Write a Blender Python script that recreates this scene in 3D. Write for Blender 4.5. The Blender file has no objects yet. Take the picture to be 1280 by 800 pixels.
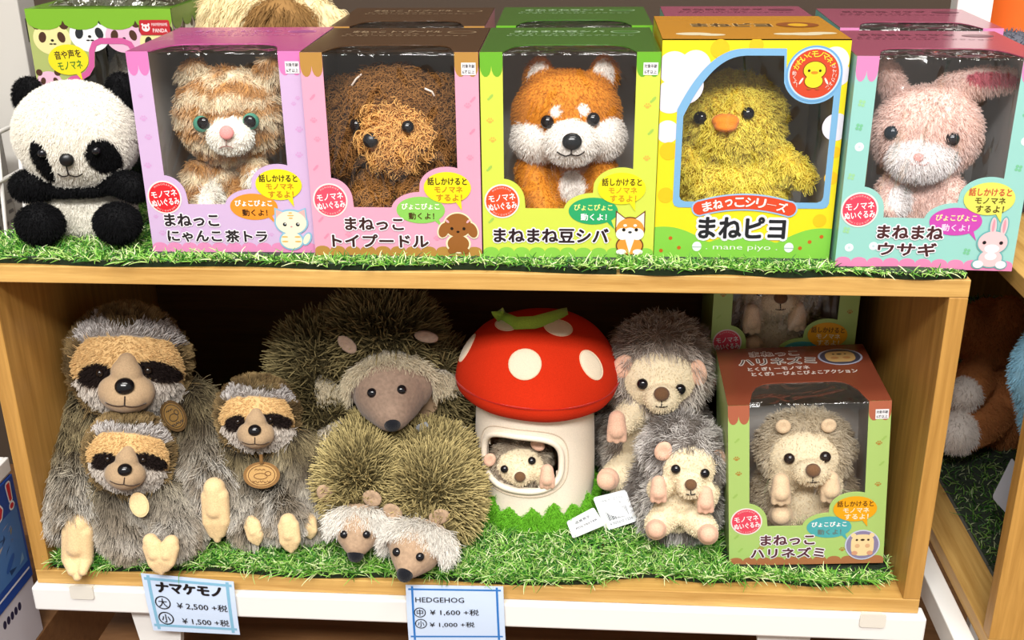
import bpy, bmesh, math, random
import numpy as np
from mathutils import Vector, Matrix, Quaternion
from mathutils.bvhtree import BVHTree
from mathutils.geometry import tessellate_polygon

# ------------------------------------------------------------------ camera, light, exposure
SC = bpy.context.scene
ZB = 0.75                       # height of the cubby's underside above the shop floor
CAM = (0.1166, -0.9216, 0.6906 + ZB); PITCH = 0.3933; YAW = 0.0725; ROLL = -0.0099; FPX = 1376.9
_cd = bpy.data.cameras.new('camera'); cam_ob = bpy.data.objects.new('camera', _cd); SC.collection.objects.link(cam_ob)
_c, _s = math.cos(YAW), math.sin(YAW)
FWD = Vector((-_s*math.cos(PITCH), _c*math.cos(PITCH), -math.sin(PITCH)))
_r0 = Vector((_c, _s, 0)); _u0 = _r0.cross(FWD)
RGT = math.cos(ROLL)*_r0 + math.sin(ROLL)*_u0
UPV = -math.sin(ROLL)*_r0 + math.cos(ROLL)*_u0
CAMV = Vector(CAM)
_m = Matrix((RGT, UPV, -FWD)).transposed().to_4x4(); _m.translation = CAMV
cam_ob.matrix_world = _m
_cd.sensor_width = 36; _cd.lens = FPX/1280*36; _cd.clip_start = 0.05
SC.camera = cam_ob

SC.view_settings.view_transform = 'Standard'
SC.view_settings.look = 'None'
SC.view_settings.gamma = 1
SC.view_settings.use_curve_mapping = False
SC.view_settings.exposure = -0.15
SC.cycles.use_denoising = True
SC.cycles.max_bounces = 8; SC.cycles.transparent_max_bounces = 12
SC.cycles.sample_clamp_indirect = 6

w = bpy.data.worlds.new('world'); SC.world = w; w.use_nodes = True
w.node_tree.nodes['Background'].inputs[0].default_value = (1.0, 0.97, 0.93, 1)
w.node_tree.nodes['Background'].inputs[1].default_value = 0.5

def area(name, loc, target, sx, sy, power, col=(1, 0.97, 0.92)):
    l = bpy.data.lights.new(name, 'AREA'); l.shape = 'RECTANGLE'; l.size = sx; l.size_y = sy; l.energy = power; l.color = col
    o = bpy.data.objects.new(name, l); SC.collection.objects.link(o); o.location = loc
    o.rotation_euler = (Vector(target)-Vector(loc)).to_track_quat('-Z', 'Y').to_euler()
    return o
area('ceiling_light_front', (0.35, -1.15, 3.5), (0.1, 0.05, 0.95), 2.0, 0.35, 62)
area('ceiling_light_aisle', (0.05, -2.65, 3.4), (0.0, 0.05, 0.92), 2.6, 0.45, 190, (1, 0.985, 0.96))
area('ceiling_light_rear', (0.2, 0.9, 3.5), (0.1, 0.1, 1.1), 1.4, 0.3, 14)

# ------------------------------------------------------------------ helpers
def hx(s):
    s = s.lstrip('#'); v = [int(s[i:i+2], 16)/255 for i in (0, 2, 4)]
    return tuple((c/12.92 if c <= 0.04045 else ((c+0.055)/1.055)**2.4) for c in v)
def ray(px, py):
    return (FWD*FPX + RGT*(px-640) - UPV*(py-400)).normalized()
def at(px, py, Y):
    d = ray(px, py); return CAMV + d*((Y-CAMV.y)/d.y)
def atz(px, py, z):
    d = ray(px, py); return CAMV + d*((z+ZB-CAMV.z)/d.z)
def mpp(p):                      # metres per pixel at a point
    return (Vector(p)-CAMV).dot(FWD)/FPX

_mats = {}
def newmat(name):
    m = bpy.data.materials.new(name); m.use_nodes = True
    nt = m.node_tree; return m, nt, nt.nodes['Principled BSDF']
def ink(col, rough=0.38, spec=0.5):
    key = ('ink', col, rough)
    if key not in _mats:
        m, nt, b = newmat('printed_card'); c = tuple(.80*x for x in (hx(col) if isinstance(col, str) else col))
        b.inputs['Base Color'].default_value = (*c, 1); b.inputs['Roughness'].default_value = rough
        b.inputs['Specular IOR Level'].default_value = spec
        _mats[key] = m
    return _mats[key]
def fabric(col, rough=0.9, bump=0.25, scale=900, var=0.12, sheen=0.2):
    key = ('fab', col, rough, bump, scale)
    if key in _mats: return _mats[key]
    m, nt, b = newmat('plush_fabric'); c = hx(col) if isinstance(col, str) else col
    tc = nt.nodes.new('ShaderNodeTexCoord'); nz = nt.nodes.new('ShaderNodeTexNoise'); nz.inputs['Scale'].default_value = scale
    nz.inputs['Detail'].default_value = 3
    nt.links.new(tc.outputs['Object'], nz.inputs['Vector'])
    rp = nt.nodes.new('ShaderNodeValToRGB')
    rp.color_ramp.elements[0].position = 0.3; rp.color_ramp.elements[1].position = 0.7
    rp.color_ramp.elements[0].color = (*[x*(1-var) for x in c], 1); rp.color_ramp.elements[1].color = (*[min(1, x*(1+var)) for x in c], 1)
    nt.links.new(nz.outputs['Fac'], rp.inputs['Fac']); nt.links.new(rp.outputs['Color'], b.inputs['Base Color'])
    bp = nt.nodes.new('ShaderNodeBump'); bp.inputs['Strength'].default_value = bump; bp.inputs['Distance'].default_value = 0.001
    nt.links.new(nz.outputs['Fac'], bp.inputs['Height']); nt.links.new(bp.outputs['Normal'], b.inputs['Normal'])
    b.inputs['Roughness'].default_value = rough; b.inputs['Specular IOR Level'].default_value = 0.15
    b.inputs['Sheen Weight'].default_value = sheen
    _mats[key] = m; return m
def plastic(col, rough=0.25, name='plastic'):
    key = ('pl', col, rough)
    if key not in _mats:
        m, nt, b = newmat(name); c = hx(col) if isinstance(col, str) else col
        b.inputs['Base Color'].default_value = (*c, 1); b.inputs['Roughness'].default_value = rough
        _mats[key] = m
    return _mats[key]
def furmat(name='fur', rough=0.75, spec=0.12):
    key = ('fur', name)
    if key not in _mats:
        m, nt, b = newmat(name); a = nt.nodes.new('ShaderNodeAttribute'); a.attribute_name = 'fcol'
        nt.links.new(a.outputs['Color'], b.inputs['Base Color'])
        b.inputs['Roughness'].default_value = rough; b.inputs['Specular IOR Level'].default_value = spec
        _mats[key] = m
    return _mats[key]
def woodmat(name, c1, c2, scale=(2, 40, 40), rough=0.42):
    m, nt, b = newmat(name)
    tc = nt.nodes.new('ShaderNodeTexCoord'); mp = nt.nodes.new('ShaderNodeMapping'); mp.inputs['Scale'].default_value = scale
    nt.links.new(tc.outputs['Object'], mp.inputs['Vector'])
    nz = nt.nodes.new('ShaderNodeTexNoise'); nz.inputs['Scale'].default_value = 3; nz.inputs['Detail'].default_value = 8; nz.inputs['Roughness'].default_value = 0.65
    nz.inputs['Distortion'].default_value = 0.4
    nt.links.new(mp.outputs['Vector'], nz.inputs['Vector'])
    rp = nt.nodes.new('ShaderNodeValToRGB'); rp.color_ramp.elements[0].position = 0.3; rp.color_ramp.elements[1].position = 0.72
    rp.color_ramp.elements[0].color = (*hx(c1), 1); rp.color_ramp.elements[1].color = (*hx(c2), 1)
    nt.links.new(nz.outputs['Fac'], rp.inputs['Fac']); nt.links.new(rp.outputs['Color'], b.inputs['Base Color'])
    bp = nt.nodes.new('ShaderNodeBump'); bp.inputs['Strength'].default_value = 0.12; bp.inputs['Distance'].default_value = 0.0008
    nt.links.new(nz.outputs['Fac'], bp.inputs['Height']); nt.links.new(bp.outputs['Normal'], b.inputs['Normal'])
    b.inputs['Roughness'].default_value = rough
    return m
def filmmat(name, strength, scale, tint=(1, 1, 1), mid=0.06, dist=.008):
    m = bpy.data.materials.new(name); m.use_nodes = True; nt = m.node_tree; nt.nodes.clear()
    out = nt.nodes.new('ShaderNodeOutputMaterial'); mx = nt.nodes.new('ShaderNodeMixShader')
    tr = nt.nodes.new('ShaderNodeBsdfTransparent'); tr.inputs[0].default_value = (*tint, 1)
    gl = nt.nodes.new('ShaderNodeBsdfGlossy'); gl.inputs['Roughness'].default_value = 0.09
    fr = nt.nodes.new('ShaderNodeLayerWeight'); pw = nt.nodes.new('ShaderNodeMath'); pw.operation = 'POWER'; pw.inputs[1].default_value = 3
    ad = nt.nodes.new('ShaderNodeMath'); ad.operation = 'ADD'; ad.inputs[1].default_value = mid
    tc = nt.nodes.new('ShaderNodeTexCoord'); mp = nt.nodes.new('ShaderNodeMapping'); mp.inputs['Scale'].default_value = scale
    mp.inputs['Rotation'].default_value = (0, 0.6, 0)
    nz = nt.nodes.new('ShaderNodeTexNoise'); nz.inputs['Scale'].default_value = 1; nz.inputs['Detail'].default_value = 2; nz.inputs['Distortion'].default_value = 1.2
    bp = nt.nodes.new('ShaderNodeBump'); bp.inputs['Strength'].default_value = strength; bp.inputs['Distance'].default_value = dist
    L = nt.links.new
    L(tc.outputs['Object'], mp.inputs['Vector']); L(mp.outputs['Vector'], nz.inputs['Vector']); L(nz.outputs['Fac'], bp.inputs['Height'])
    L(bp.outputs['Normal'], gl.inputs['Normal']); L(bp.outputs['Normal'], fr.inputs['Normal'])
    L(fr.outputs['Facing'], pw.inputs[0]); L(pw.outputs[0], ad.inputs[0]); L(ad.outputs[0], mx.inputs[0]); L(tr.outputs[0], mx.inputs[1]); L(gl.outputs[0], mx.inputs[2]); L(mx.outputs[0], out.inputs[0])
    return m

def link(o, parent=None):
    SC.collection.objects.link(o)
    if parent is not None: o.parent = parent
    return o
def tag(o, label=None, cat=None, group=None, kind=None):
    if label: o['label'] = label
    if cat: o['category'] = cat
    if group: o['group'] = group
    if kind: o['kind'] = kind
    return o
def empty(name, loc, rz=0, ry=0, rx=0):
    o = bpy.data.objects.new(name, None); link(o); o.location = loc; o.rotation_euler = (rx, ry, rz); o.empty_display_size = 0.02
    return o
def dup(root, loc=None):
    r = root.copy(); SC.collection.objects.link(r)
    if loc is not None: r.location = loc
    for ch in list(root.children):
        c = ch.copy(); SC.collection.objects.link(c); c.parent = r
        for g in list(ch.children):
            d = g.copy(); SC.collection.objects.link(d); d.parent = c
    return r

class MB:
    def __init__(s, off=(0, 0, 0)): s.v = []; s.f = []; s.m = []; s.ms = []; s.sm = []; s.off = Vector(off)
    def mi(s, m):
        if m not in s.ms: s.ms.append(m)
        return s.ms.index(m)
    def add(s, vs, fs, m, smooth=False, M=None):
        b = len(s.v); i = s.mi(m)
        for v in vs:
            v = Vector(v)
            if M is not None: v = M @ v
            s.v.append(v - s.off)
        for f in fs: s.f.append([b+k for k in f]); s.m.append(i); s.sm.append(smooth)
    def box(s, lo, hi, m, M=None, bev=0.0):
        bm = bmesh.new(); bmesh.ops.create_cube(bm, size=1)
        for v in bm.verts: v.co = Vector([(lo[i]+hi[i])/2 + v.co[i]*(hi[i]-lo[i]) for i in range(3)])
        if bev > 0: bmesh.ops.bevel(bm, geom=list(bm.edges), offset=bev, segments=2, affect='EDGES', profile=0.5)
        s.frombm(bm, m, M)
    def frombm(s, bm, m, M=None, smooth=False):
        bm.verts.index_update()
        s.add([v.co.copy() for v in bm.verts], [[v.index for v in f.verts] for f in bm.faces], m, smooth, M); bm.free()
    def ball(s, c, r, m, rot=None, sub=3):
        bm = bmesh.new(); bmesh.ops.create_icosphere(bm, subdivisions=sub, radius=1)
        if not hasattr(r, '__len__'): r = (r, r, r)
        M = Matrix.Translation(c) @ (rot.to_matrix().to_4x4() if rot is not None else Matrix.Identity(4)) @ Matrix.Diagonal((*r, 1))
        s.frombm(bm, m, M, True)
    def tube(s, pts, r, m, n=10, cap=True):
        pts = [Vector(p) for p in pts]; R = r if hasattr(r, '__len__') else [r]*len(pts)
        vs = []; fs = []; prev = None
        for i, p in enumerate(pts):
            t = (pts[min(i+1, len(pts)-1)] - pts[max(i-1, 0)]).normalized()
            if prev is None:
                a = t.orthogonal().normalized()
            else:
                a = (prev - t*prev.dot(t)).normalized()
            prev = a; b = t.cross(a)
            for k in range(n):
                th = 2*math.pi*k/n; vs.append(p + (a*math.cos(th)+b*math.sin(th))*R[i])
        for i in range(len(pts)-1):
            for k in range(n): fs.append([i*n+k, i*n+(k+1) % n, (i+1)*n+(k+1) % n, (i+1)*n+k])
        if cap: fs.append(list(range(n))[::-1]); fs.append([(len(pts)-1)*n+k for k in range(n)])
        s.add(vs, fs, m, True)
    def build(s, name, parent=None):
        me = bpy.data.meshes.new(name); me.from_pydata([tuple(v) for v in s.v], [], s.f)
        for m in s.ms: me.materials.append(m)
        me.polygons.foreach_set('material_index', s.m); me.polygons.foreach_set('use_smooth', s.sm); me.update()
        return link(bpy.data.objects.new(name, me), parent)

# ---- flat print
_txt = {}
def text2d(t, off):
    k = (t, off)
    if k not in _txt:
        cu = bpy.data.curves.new('t', 'FONT'); cu.body = t; cu.size = 1; cu.offset = off; cu.resolution_u = 2; cu.space_line = 1.1
        o = bpy.data.objects.new('t', cu); SC.collection.objects.link(o)
        bpy.context.view_layer.update()
        me = bpy.data.meshes.new_from_object(o.evaluated_get(bpy.context.evaluated_depsgraph_get()))
        vs = [(v.co.x, v.co.y) for v in me.vertices]; fs = [list(p.vertices) for p in me.polygons]
        bpy.data.objects.remove(o); bpy.data.meshes.remove(me); bpy.data.curves.remove(cu)
        _txt[k] = (vs, fs)
    return _txt[k]
def textbounds(t):
    vs, _ = text2d(t, 0.0)
    xs = [v[0] for v in vs]; ys = [v[1] for v in vs]
    return min(xs), max(xs), min(ys), max(ys)
def el(cx, cz, rx, rz=None, rot=0, n=32, a0=0, a1=2*math.pi):
    rz = rx if rz is None else rz; c, s = math.cos(rot), math.sin(rot); o = []
    for i in range(n if a1-a0 > 6.2 else n+1):
        t = a0+(a1-a0)*i/n; x, z = rx*math.cos(t), rz*math.sin(t); o.append((cx+c*x-s*z, cz+s*x+c*z))
    return o
def rrect(x0, z0, x1, z1, r, n=6):
    o = []
    for cx, cz, a in ((x1-r, z1-r, 0), (x0+r, z1-r, 1), (x0+r, z0+r, 2), (x1-r, z0+r, 3)):
        for i in range(n+1):
            t = (a+i/n)*math.pi/2; o.append((cx+r*math.cos(t), cz+r*math.sin(t)))
    return o
def tess(loops):
    L = [[Vector((x, z, 0)) for x, z in lp] for lp in loops]
    return [v for lp in loops for v in lp], [list(t) for t in tessellate_polygon(L)]
class Ink:
    """Flat printed shapes on one face; each layer sits a hair above the last."""
    def __init__(s, face, base=1): s.mb = MB(); s.face = lambda x, z, l: face(x, z, l+(s.n % 45)*.02); s.base = base; s.n = 0
    def poly(s, loop, col, layer=0, holes=()):
        s.n += 1; vs, fs = tess([loop]+list(holes)); m = col if not isinstance(col, str) else ink(col)
        s.mb.add([s.face(x, z, s.base+layer) for x, z in vs], fs, m)
    def convex(s, loop, col, layer=0):
        s.n += 1; o = []
        for p in loop:
            if not o or math.hypot(p[0]-o[-1][0], p[1]-o[-1][1]) > 1e-6: o.append(p)
        if math.hypot(o[0][0]-o[-1][0], o[0][1]-o[-1][1]) < 1e-6: o.pop()
        s.mb.add([s.face(x, z, s.base+layer) for x, z in o], [list(range(len(o)))], ink(col))
    def text(s, t, x, z, size, col, layer=3, off=0.012, halo=None, hoff=0.07, rot=0, width=None, sx=1.0, shear=0):
        a, b, c, d = textbounds(t); k = size/max(0.5, (d-c)) if size > 0 else 1
        kx = k*sx
        if width: kx = width/(b-a)
        cr, sr = math.cos(rot), math.sin(rot)
        vs, fs = text2d(t, 0.0)
        for o_, cl, ly in (((hoff, halo, layer-1),) if halo else ()) + ((off, col, layer),):
            n = 12 if o_ > .05 else 6 if o_ > .004 else 1          # heavier strokes: the glyph printed again around itself
            for j in range(n):
                ox, oy = (o_*math.cos(2*math.pi*j/n), o_*math.sin(2*math.pi*j/n)) if n > 1 else (0, 0)
                s.n += 1; pts = []
                for px, py in vs:
                    u = (px+ox*k/kx-(a+b)/2)*kx + shear*(py-(c+d)/2)*k; v = (py+oy-(c+d)/2)*k
                    pts.append(s.face(x+cr*u-sr*v, z+sr*u+cr*v, s.base+ly))
                s.mb.add(pts, fs, ink(cl))
    def build(s, name, parent): return s.mb.build(name, parent)

# ---- plush bodies and fur
def capsules(path, rad):
    """Spheres along a polyline of (point, radius) close enough to merge into a limb."""
    o = []
    for (p, r), (q, s) in zip(path[:-1], path[1:]):
        p, q = Vector(p), Vector(q); n = max(2, int((p-q).length/(0.35*min(r, s)))+1)
        for i in range(n+1):
            t = i/n; o.append((p.lerp(q, t), (r*(1-t)+s*t,)*3, None))
    return o
def limb(*pr): return capsules(pr, None)
def bodymesh(blobs, voxel=0.003, smooth=6):
    mb = MB(); m = furmat()
    for c, r, rot in blobs: mb.ball(Vector(c), r, m, rot, sub=3)
    o = mb.build('tmp')
    md = o.modifiers.new('r', 'REMESH'); md.mode = 'VOXEL'; md.voxel_size = voxel; md.use_smooth_shade = True
    if smooth:
        sm = o.modifiers.new('s', 'SMOOTH'); sm.factor = 0.5; sm.iterations = smooth
    bpy.context.view_layer.update()
    me = bpy.data.meshes.new_from_object(o.evaluated_get(bpy.context.evaluated_depsgraph_get()))
    bpy.data.objects.remove(o)
    n = len(me.vertices); co = np.empty(n*3, np.float32); me.vertices.foreach_get('co', co); co = co.reshape(-1, 3)
    nr = np.empty(n*3, np.float32); me.vertex_normals.foreach_get('vector', nr); nr = nr.reshape(-1, 3)
    me.calc_loop_triangles(); tr = np.empty(len(me.loop_triangles)*3, np.int32); me.loop_triangles.foreach_get('vertices', tr); tr = tr.reshape(-1, 3)
    return dict(me=me, co=co.astype(float), nr=nr.astype(float), tr=tr)
def bvh_of(B): return BVHTree.FromPolygons([tuple(v) for v in B['co']], [tuple(map(int, t)) for t in B['tr']])
def place_body(B, name, parent, off, col, material=None):
    me = B['me']; n = len(me.vertices)
    me.name = name
    c = np.ones((n, 4), np.float32); c[:, :3] = col(B['co'], B['nr'])
    a = me.color_attributes.new('fcol', 'FLOAT_COLOR', 'POINT'); a.data.foreach_set('color', c.ravel())
    co = (B['co']-np.array(off)).astype(np.float32); me.vertices.foreach_set('co', co.ravel())
    me.materials.clear(); me.materials.append(material or furmat()); me.polygons.foreach_set('use_smooth', [True]*len(me.polygons)); me.update()
    o = bpy.data.objects.new(name, me); link(o, parent); return o
def unit(a): return a/(np.linalg.norm(a, axis=-1, keepdims=True)+1e-9)
def as_arr(f, p, n): return f(p, n) if callable(f) else np.broadcast_to(np.asarray(f, float), (len(p),)+np.shape(f))
def strands(name, parent, off, pts, cols, radii, material):
    n, k, _ = pts.shape
    h = bpy.data.hair_curves.new(name); h.add_curves([k]*n)
    h.attributes['position'].data.foreach_set('vector', (pts-np.array(off)).astype(np.float32).ravel())
    h.attributes.new('radius', 'FLOAT', 'POINT').data.foreach_set('value', radii.astype(np.float32).ravel())
    c = np.ones((n, k, 4), np.float32); c[..., :3] = np.clip(cols, 0, 1)
    h.attributes.new('fcol', 'FLOAT_COLOR', 'POINT').data.foreach_set('color', c.ravel())
    h.materials.append(material)
    return link(bpy.data.objects.new(name, h), parent)
def fur(name, parent, off, B, n, L, root, tip, comb=(0, 0, -0.3), up=0.8, rnd=0.25, droop=0.25, curl=0.0, r0=0.0005, clump=None, cexp=1.3, seed=1, keep=None, k=5, var=0.18, tipr=0.25, lvar=0.3, material=None, gamma=1.0, xmin=None):
    rng = np.random.default_rng(seed); co, nr, tr = B['co'], B['nr'], B['tr']
    a, b, c = co[tr[:, 0]], co[tr[:, 1]], co[tr[:, 2]]
    ar = np.linalg.norm(np.cross(b-a, c-a), axis=1); ar /= ar.sum()
    def sample(n):
        t = rng.choice(len(tr), n, p=ar); u = rng.random((n, 2)); fl = u.sum(1) > 1; u[fl] = 1-u[fl]
        w0 = 1-u.sum(1); W = np.stack([w0, u[:, 0], u[:, 1]], 1)
        p = (co[tr[t]]*W[..., None]).sum(1); q = unit((nr[tr[t]]*W[..., None]).sum(1)); return p, q
    p, q = sample(n)
    if keep is not None:
        m = keep(p, q) > rng.random(len(p)); p, q = p[m], q[m]
    n = len(p)
    if n == 0: return None
    cm = as_arr(comb, p, q)
    d = unit(q*up + cm + rng.normal(0, rnd, (n, 3)))
    ln = as_arr(L, p, q)*(1+rng.uniform(-lvar, lvar, n))
    t = np.linspace(0, 1, k)
    g = np.array([0, 0, -1.0])
    P = p[:, None, :] - q[:, None, :]*0.0006 + ln[:, None, None]*(d[:, None, :]*t[None, :, None] + (g*droop)[None, None, :]*(t**2)[None, :, None])
    if curl > 0:
        e1 = unit(np.cross(d, rng.normal(0, 1, (n, 3)))); e2 = np.cross(d, e1); ph = rng.uniform(0, 6.28, n); fr = rng.uniform(4, 8, n)
        ang = ph[:, None]+fr[:, None]*t[None]
        amp = curl*ln[:, None]*t[None]**0.7
        P = P + (e1[:, None, :]*np.cos(ang)[..., None] + e2[:, None, :]*np.sin(ang)[..., None])*amp[..., None]
    if clump:
        ng, st = clump; gi = rng.choice(n, min(ng, n), replace=False); best = np.zeros(n, int)
        for s0 in range(0, n, 2000):
            dd = ((p[s0:s0+2000, None, :]-p[gi][None])**2).sum(-1); best[s0:s0+2000] = gi[dd.argmin(1)]
        rel = np.linalg.norm(p-p[best], axis=1) < ln*0.6
        wgt = (st*t[None]**cexp)*rel[:, None]*rng.uniform(0.6, 1.0, (n, 1))
        P = P*(1-wgt[..., None]) + P[best]*wgt[..., None]
    if xmin is not None: P[..., 0] = np.maximum(P[..., 0], xmin+rng.uniform(0, .0015, (n, 1)))
    R = as_arr(root, p, q); T = as_arr(tip, p, q)
    v = 1+rng.uniform(-var, var, (n, 1))
    tt = (t**gamma)[None, :, None]
    C = (R[:, None, :]*(1-tt) + T[:, None, :]*tt)*v[:, None, :]
    rad = np.broadcast_to(r0*(1-(1-tipr)*t)[None], (n, k))
    return strands(name, parent, off, P, C, rad, material or furmat())

def hitpx(T, px, py):
    loc, nrm, _, _ = T.ray_cast(CAMV, ray(px, py))
    return loc, nrm
def nq(n): return Vector(n).to_track_quat('Z', 'Y')
def bead(name, parent, off, T, px, py, rpx, m, flat=0.7, sink=0.25, asp=1.0):
    loc, nrm = hitpx(T, px, py)
    if loc is None: print('MISS', name, px, py); return None
    r = rpx*mpp(loc); nrm = (nrm*0.6 - ray(px, py)*0.6).normalized()
    mb = MB(off); mb.ball(loc + nrm*r*flat*(1-2*sink)*0.5, (r*asp, r, r*flat), m, framed(nrm), sub=3)
    return mb.build(name, parent)
def framed(n):
    """Rotation whose Z is n, X as level as possible, Y upward."""
    n = Vector(n).normalized(); x = Vector((0, 0, 1)).cross(n)
    x = RGT.copy() if x.length < 1e-3 else x.normalized()
    y = n.cross(x); return Matrix((x, y, n)).transposed().to_quaternion()
def stitch(name, parent, off, T, pts, rpx, m, lift=0.0006):
    o = []
    for px, py in pts:
        loc, nrm = hitpx(T, px, py)
        if loc is not None: o.append(loc + nrm*lift)
    if len(o) < 2: return None
    mb = MB(off); mb.tube(o, rpx*mpp(o[0]), m, 6); return mb.build(name, parent)
def eyegloss(): return plastic((0.006, 0.006, 0.008), 0.08, 'glossy_bead')
def arc(x0, y0, x1, y1, sag, n=9):
    return [(x0+(x1-x0)*i/n, y0+(y1-y0)*i/n+sag*4*(i/n)*(1-i/n)) for i in range(n+1)]

# ------------------------------------------------------------------ materials of the setting
WOOD = woodmat('oak_laminate', '#ad803e', '#d8ae66')
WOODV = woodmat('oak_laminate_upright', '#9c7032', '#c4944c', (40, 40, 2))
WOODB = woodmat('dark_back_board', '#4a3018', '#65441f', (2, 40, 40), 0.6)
WOODF = woodmat('floor_boards', '#6e4a2c', '#8a6340', (3, 30, 30))
WHITE = plastic('#e6e4e0', 0.35, 'white_painted_metal')

# ------------------------------------------------------------------ setting
def struct(name, lo, hi, m):
    mb = MB(); mb.box(lo, hi, m); o = mb.build(name); o['kind'] = 'structure'; return o
struct('floor', (-3, -4, -0.05), (3, 1.6, 0), WOODF)
struct('wall_back', (-3, 1.5, 0), (3, 1.6, 3.6), plastic('#4a3c30', 0.8, 'painted_wall'))
struct('ceiling', (-3, -4, 3.6), (3, 1.6, 3.65), plastic('#d8d4cc', 0.8, 'painted_ceiling'))

# ------------------------------------------------------------------ display cubby on its white rack
W2 = 0.45; H = 0.3524; DEP = 0.37; TH = 0.0165
def cubby(name, label, M, w2, dep, h):
    loc = M.translation
    r = empty(name, loc, M.to_euler().z); tag(r, label, 'shelf')
    def part(n, lo, hi, m):
        mb = MB(); mb.box(lo, hi, m, bev=0.0008); return mb.build(n, r)
    part('top_board', (-w2, 0, h-TH), (w2, dep, h), WOOD)
    part('bottom_board', (-w2, 0, 0), (w2, dep, TH), WOOD)
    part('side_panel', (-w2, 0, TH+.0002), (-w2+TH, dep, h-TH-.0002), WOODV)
    part('side_panel', (w2-TH, 0, TH+.0002), (w2, dep, h-TH-.0002), WOODV)
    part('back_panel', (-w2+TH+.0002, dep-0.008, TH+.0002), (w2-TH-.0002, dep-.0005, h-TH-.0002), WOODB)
    return r
cubby('display_cubby', 'wide open oak cubby holding boxed plush on top and loose plush inside', Matrix.Translation((0, 0, ZB)), W2, DEP, H)

r = empty('display_rack', (0, 0.15, 0)); tag(r, 'white metal rack carrying the wide oak cubby on flat legs', 'rack')
mb = MB((0, 0.15, 0)); mb.box((-.454, -.008, ZB-.0285), (.457, .012, ZB-.0005), WHITE, bev=.002); mb.build('front_rail', r)
mb = MB((0, 0.15, 0)); mb.box((-.454, .35, ZB-.0285), (.457, .37, ZB-.0005), WHITE, bev=.002); mb.build('rear_rail', r)
for sx in (-1, 1):
    mb = MB((0, 0.15, 0)); mb.box((sx*.445-.009, .012, ZB-.0285), (sx*.445+.009, .35, ZB-.0005), WHITE, bev=.001); mb.build('side_rail', r)
for x in (-.334, .3245):
    for y in (.012, .34):
        mb = MB((0, 0.15, 0))
        vs = [(x-.029, y, ZB-.0285), (x+.029, y, ZB-.0285), (x+.029, y+.01, ZB-.0285), (x-.029, y+.01, ZB-.0285),
              (x-.012, y, ZB-.16), (x+.012, y, ZB-.16), (x+.012, y+.01, ZB-.16), (x-.012, y+.01, ZB-.16),
              (x-.012, y, 0.0), (x+.012, y, 0.0), (x+.012, y+.01, 0.0), (x-.012, y+.01, 0.0)]
        fs = [[0, 1, 2, 3], [8, 11, 10, 9]]
        for b in (0, 4):
            for k in range(4): fs.append([b+k, b+4+k, b+4+(k+1) % 4, b+(k+1) % 4])
        mb.add(vs, fs, WHITE); mb.build('leg', r)
mb = MB((0, 0.15, 0)); mb.box((-.44, .024, ZB-.15), (.44, .338, ZB-.135), WOODF, bev=.001); mb.build('lower_board', r)

# clips of clear plastic gripping the white rail
CLIP = plastic('#d9d4c8', 0.2, 'clear_clip')
for px, py, lab in ((98, 722, 'frosted plastic clip on the white rail under the biggest sloth plush'), (1092, 771, 'frosted plastic clip on the white rail under the lower hedgehog box')):
    p = at(px, py, -.010); mb = MB()
    for q in (rrect(-.0125, -.0085, .0125, .0075, .003),):
        vs, fs = tess([q]); n = len(vs)
        pts = [(p.x+x, -.0098, ZB+z-.003) for x, z in vs] + [(p.x+x, -.0084, ZB+z-.003) for x, z in vs]
        mb.add(pts, fs + [[n+k for k in f][::-1] for f in fs] + [[i, (i+1) % n, n+(i+1) % n, n+i] for i in range(n)], CLIP)
    mb.box((p.x-.010, -.0092, ZB-.0005), (p.x+.010, -.0002, ZB+.0006), CLIP)
    tag(mb.build('label_clip'), lab, 'clip')

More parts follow.
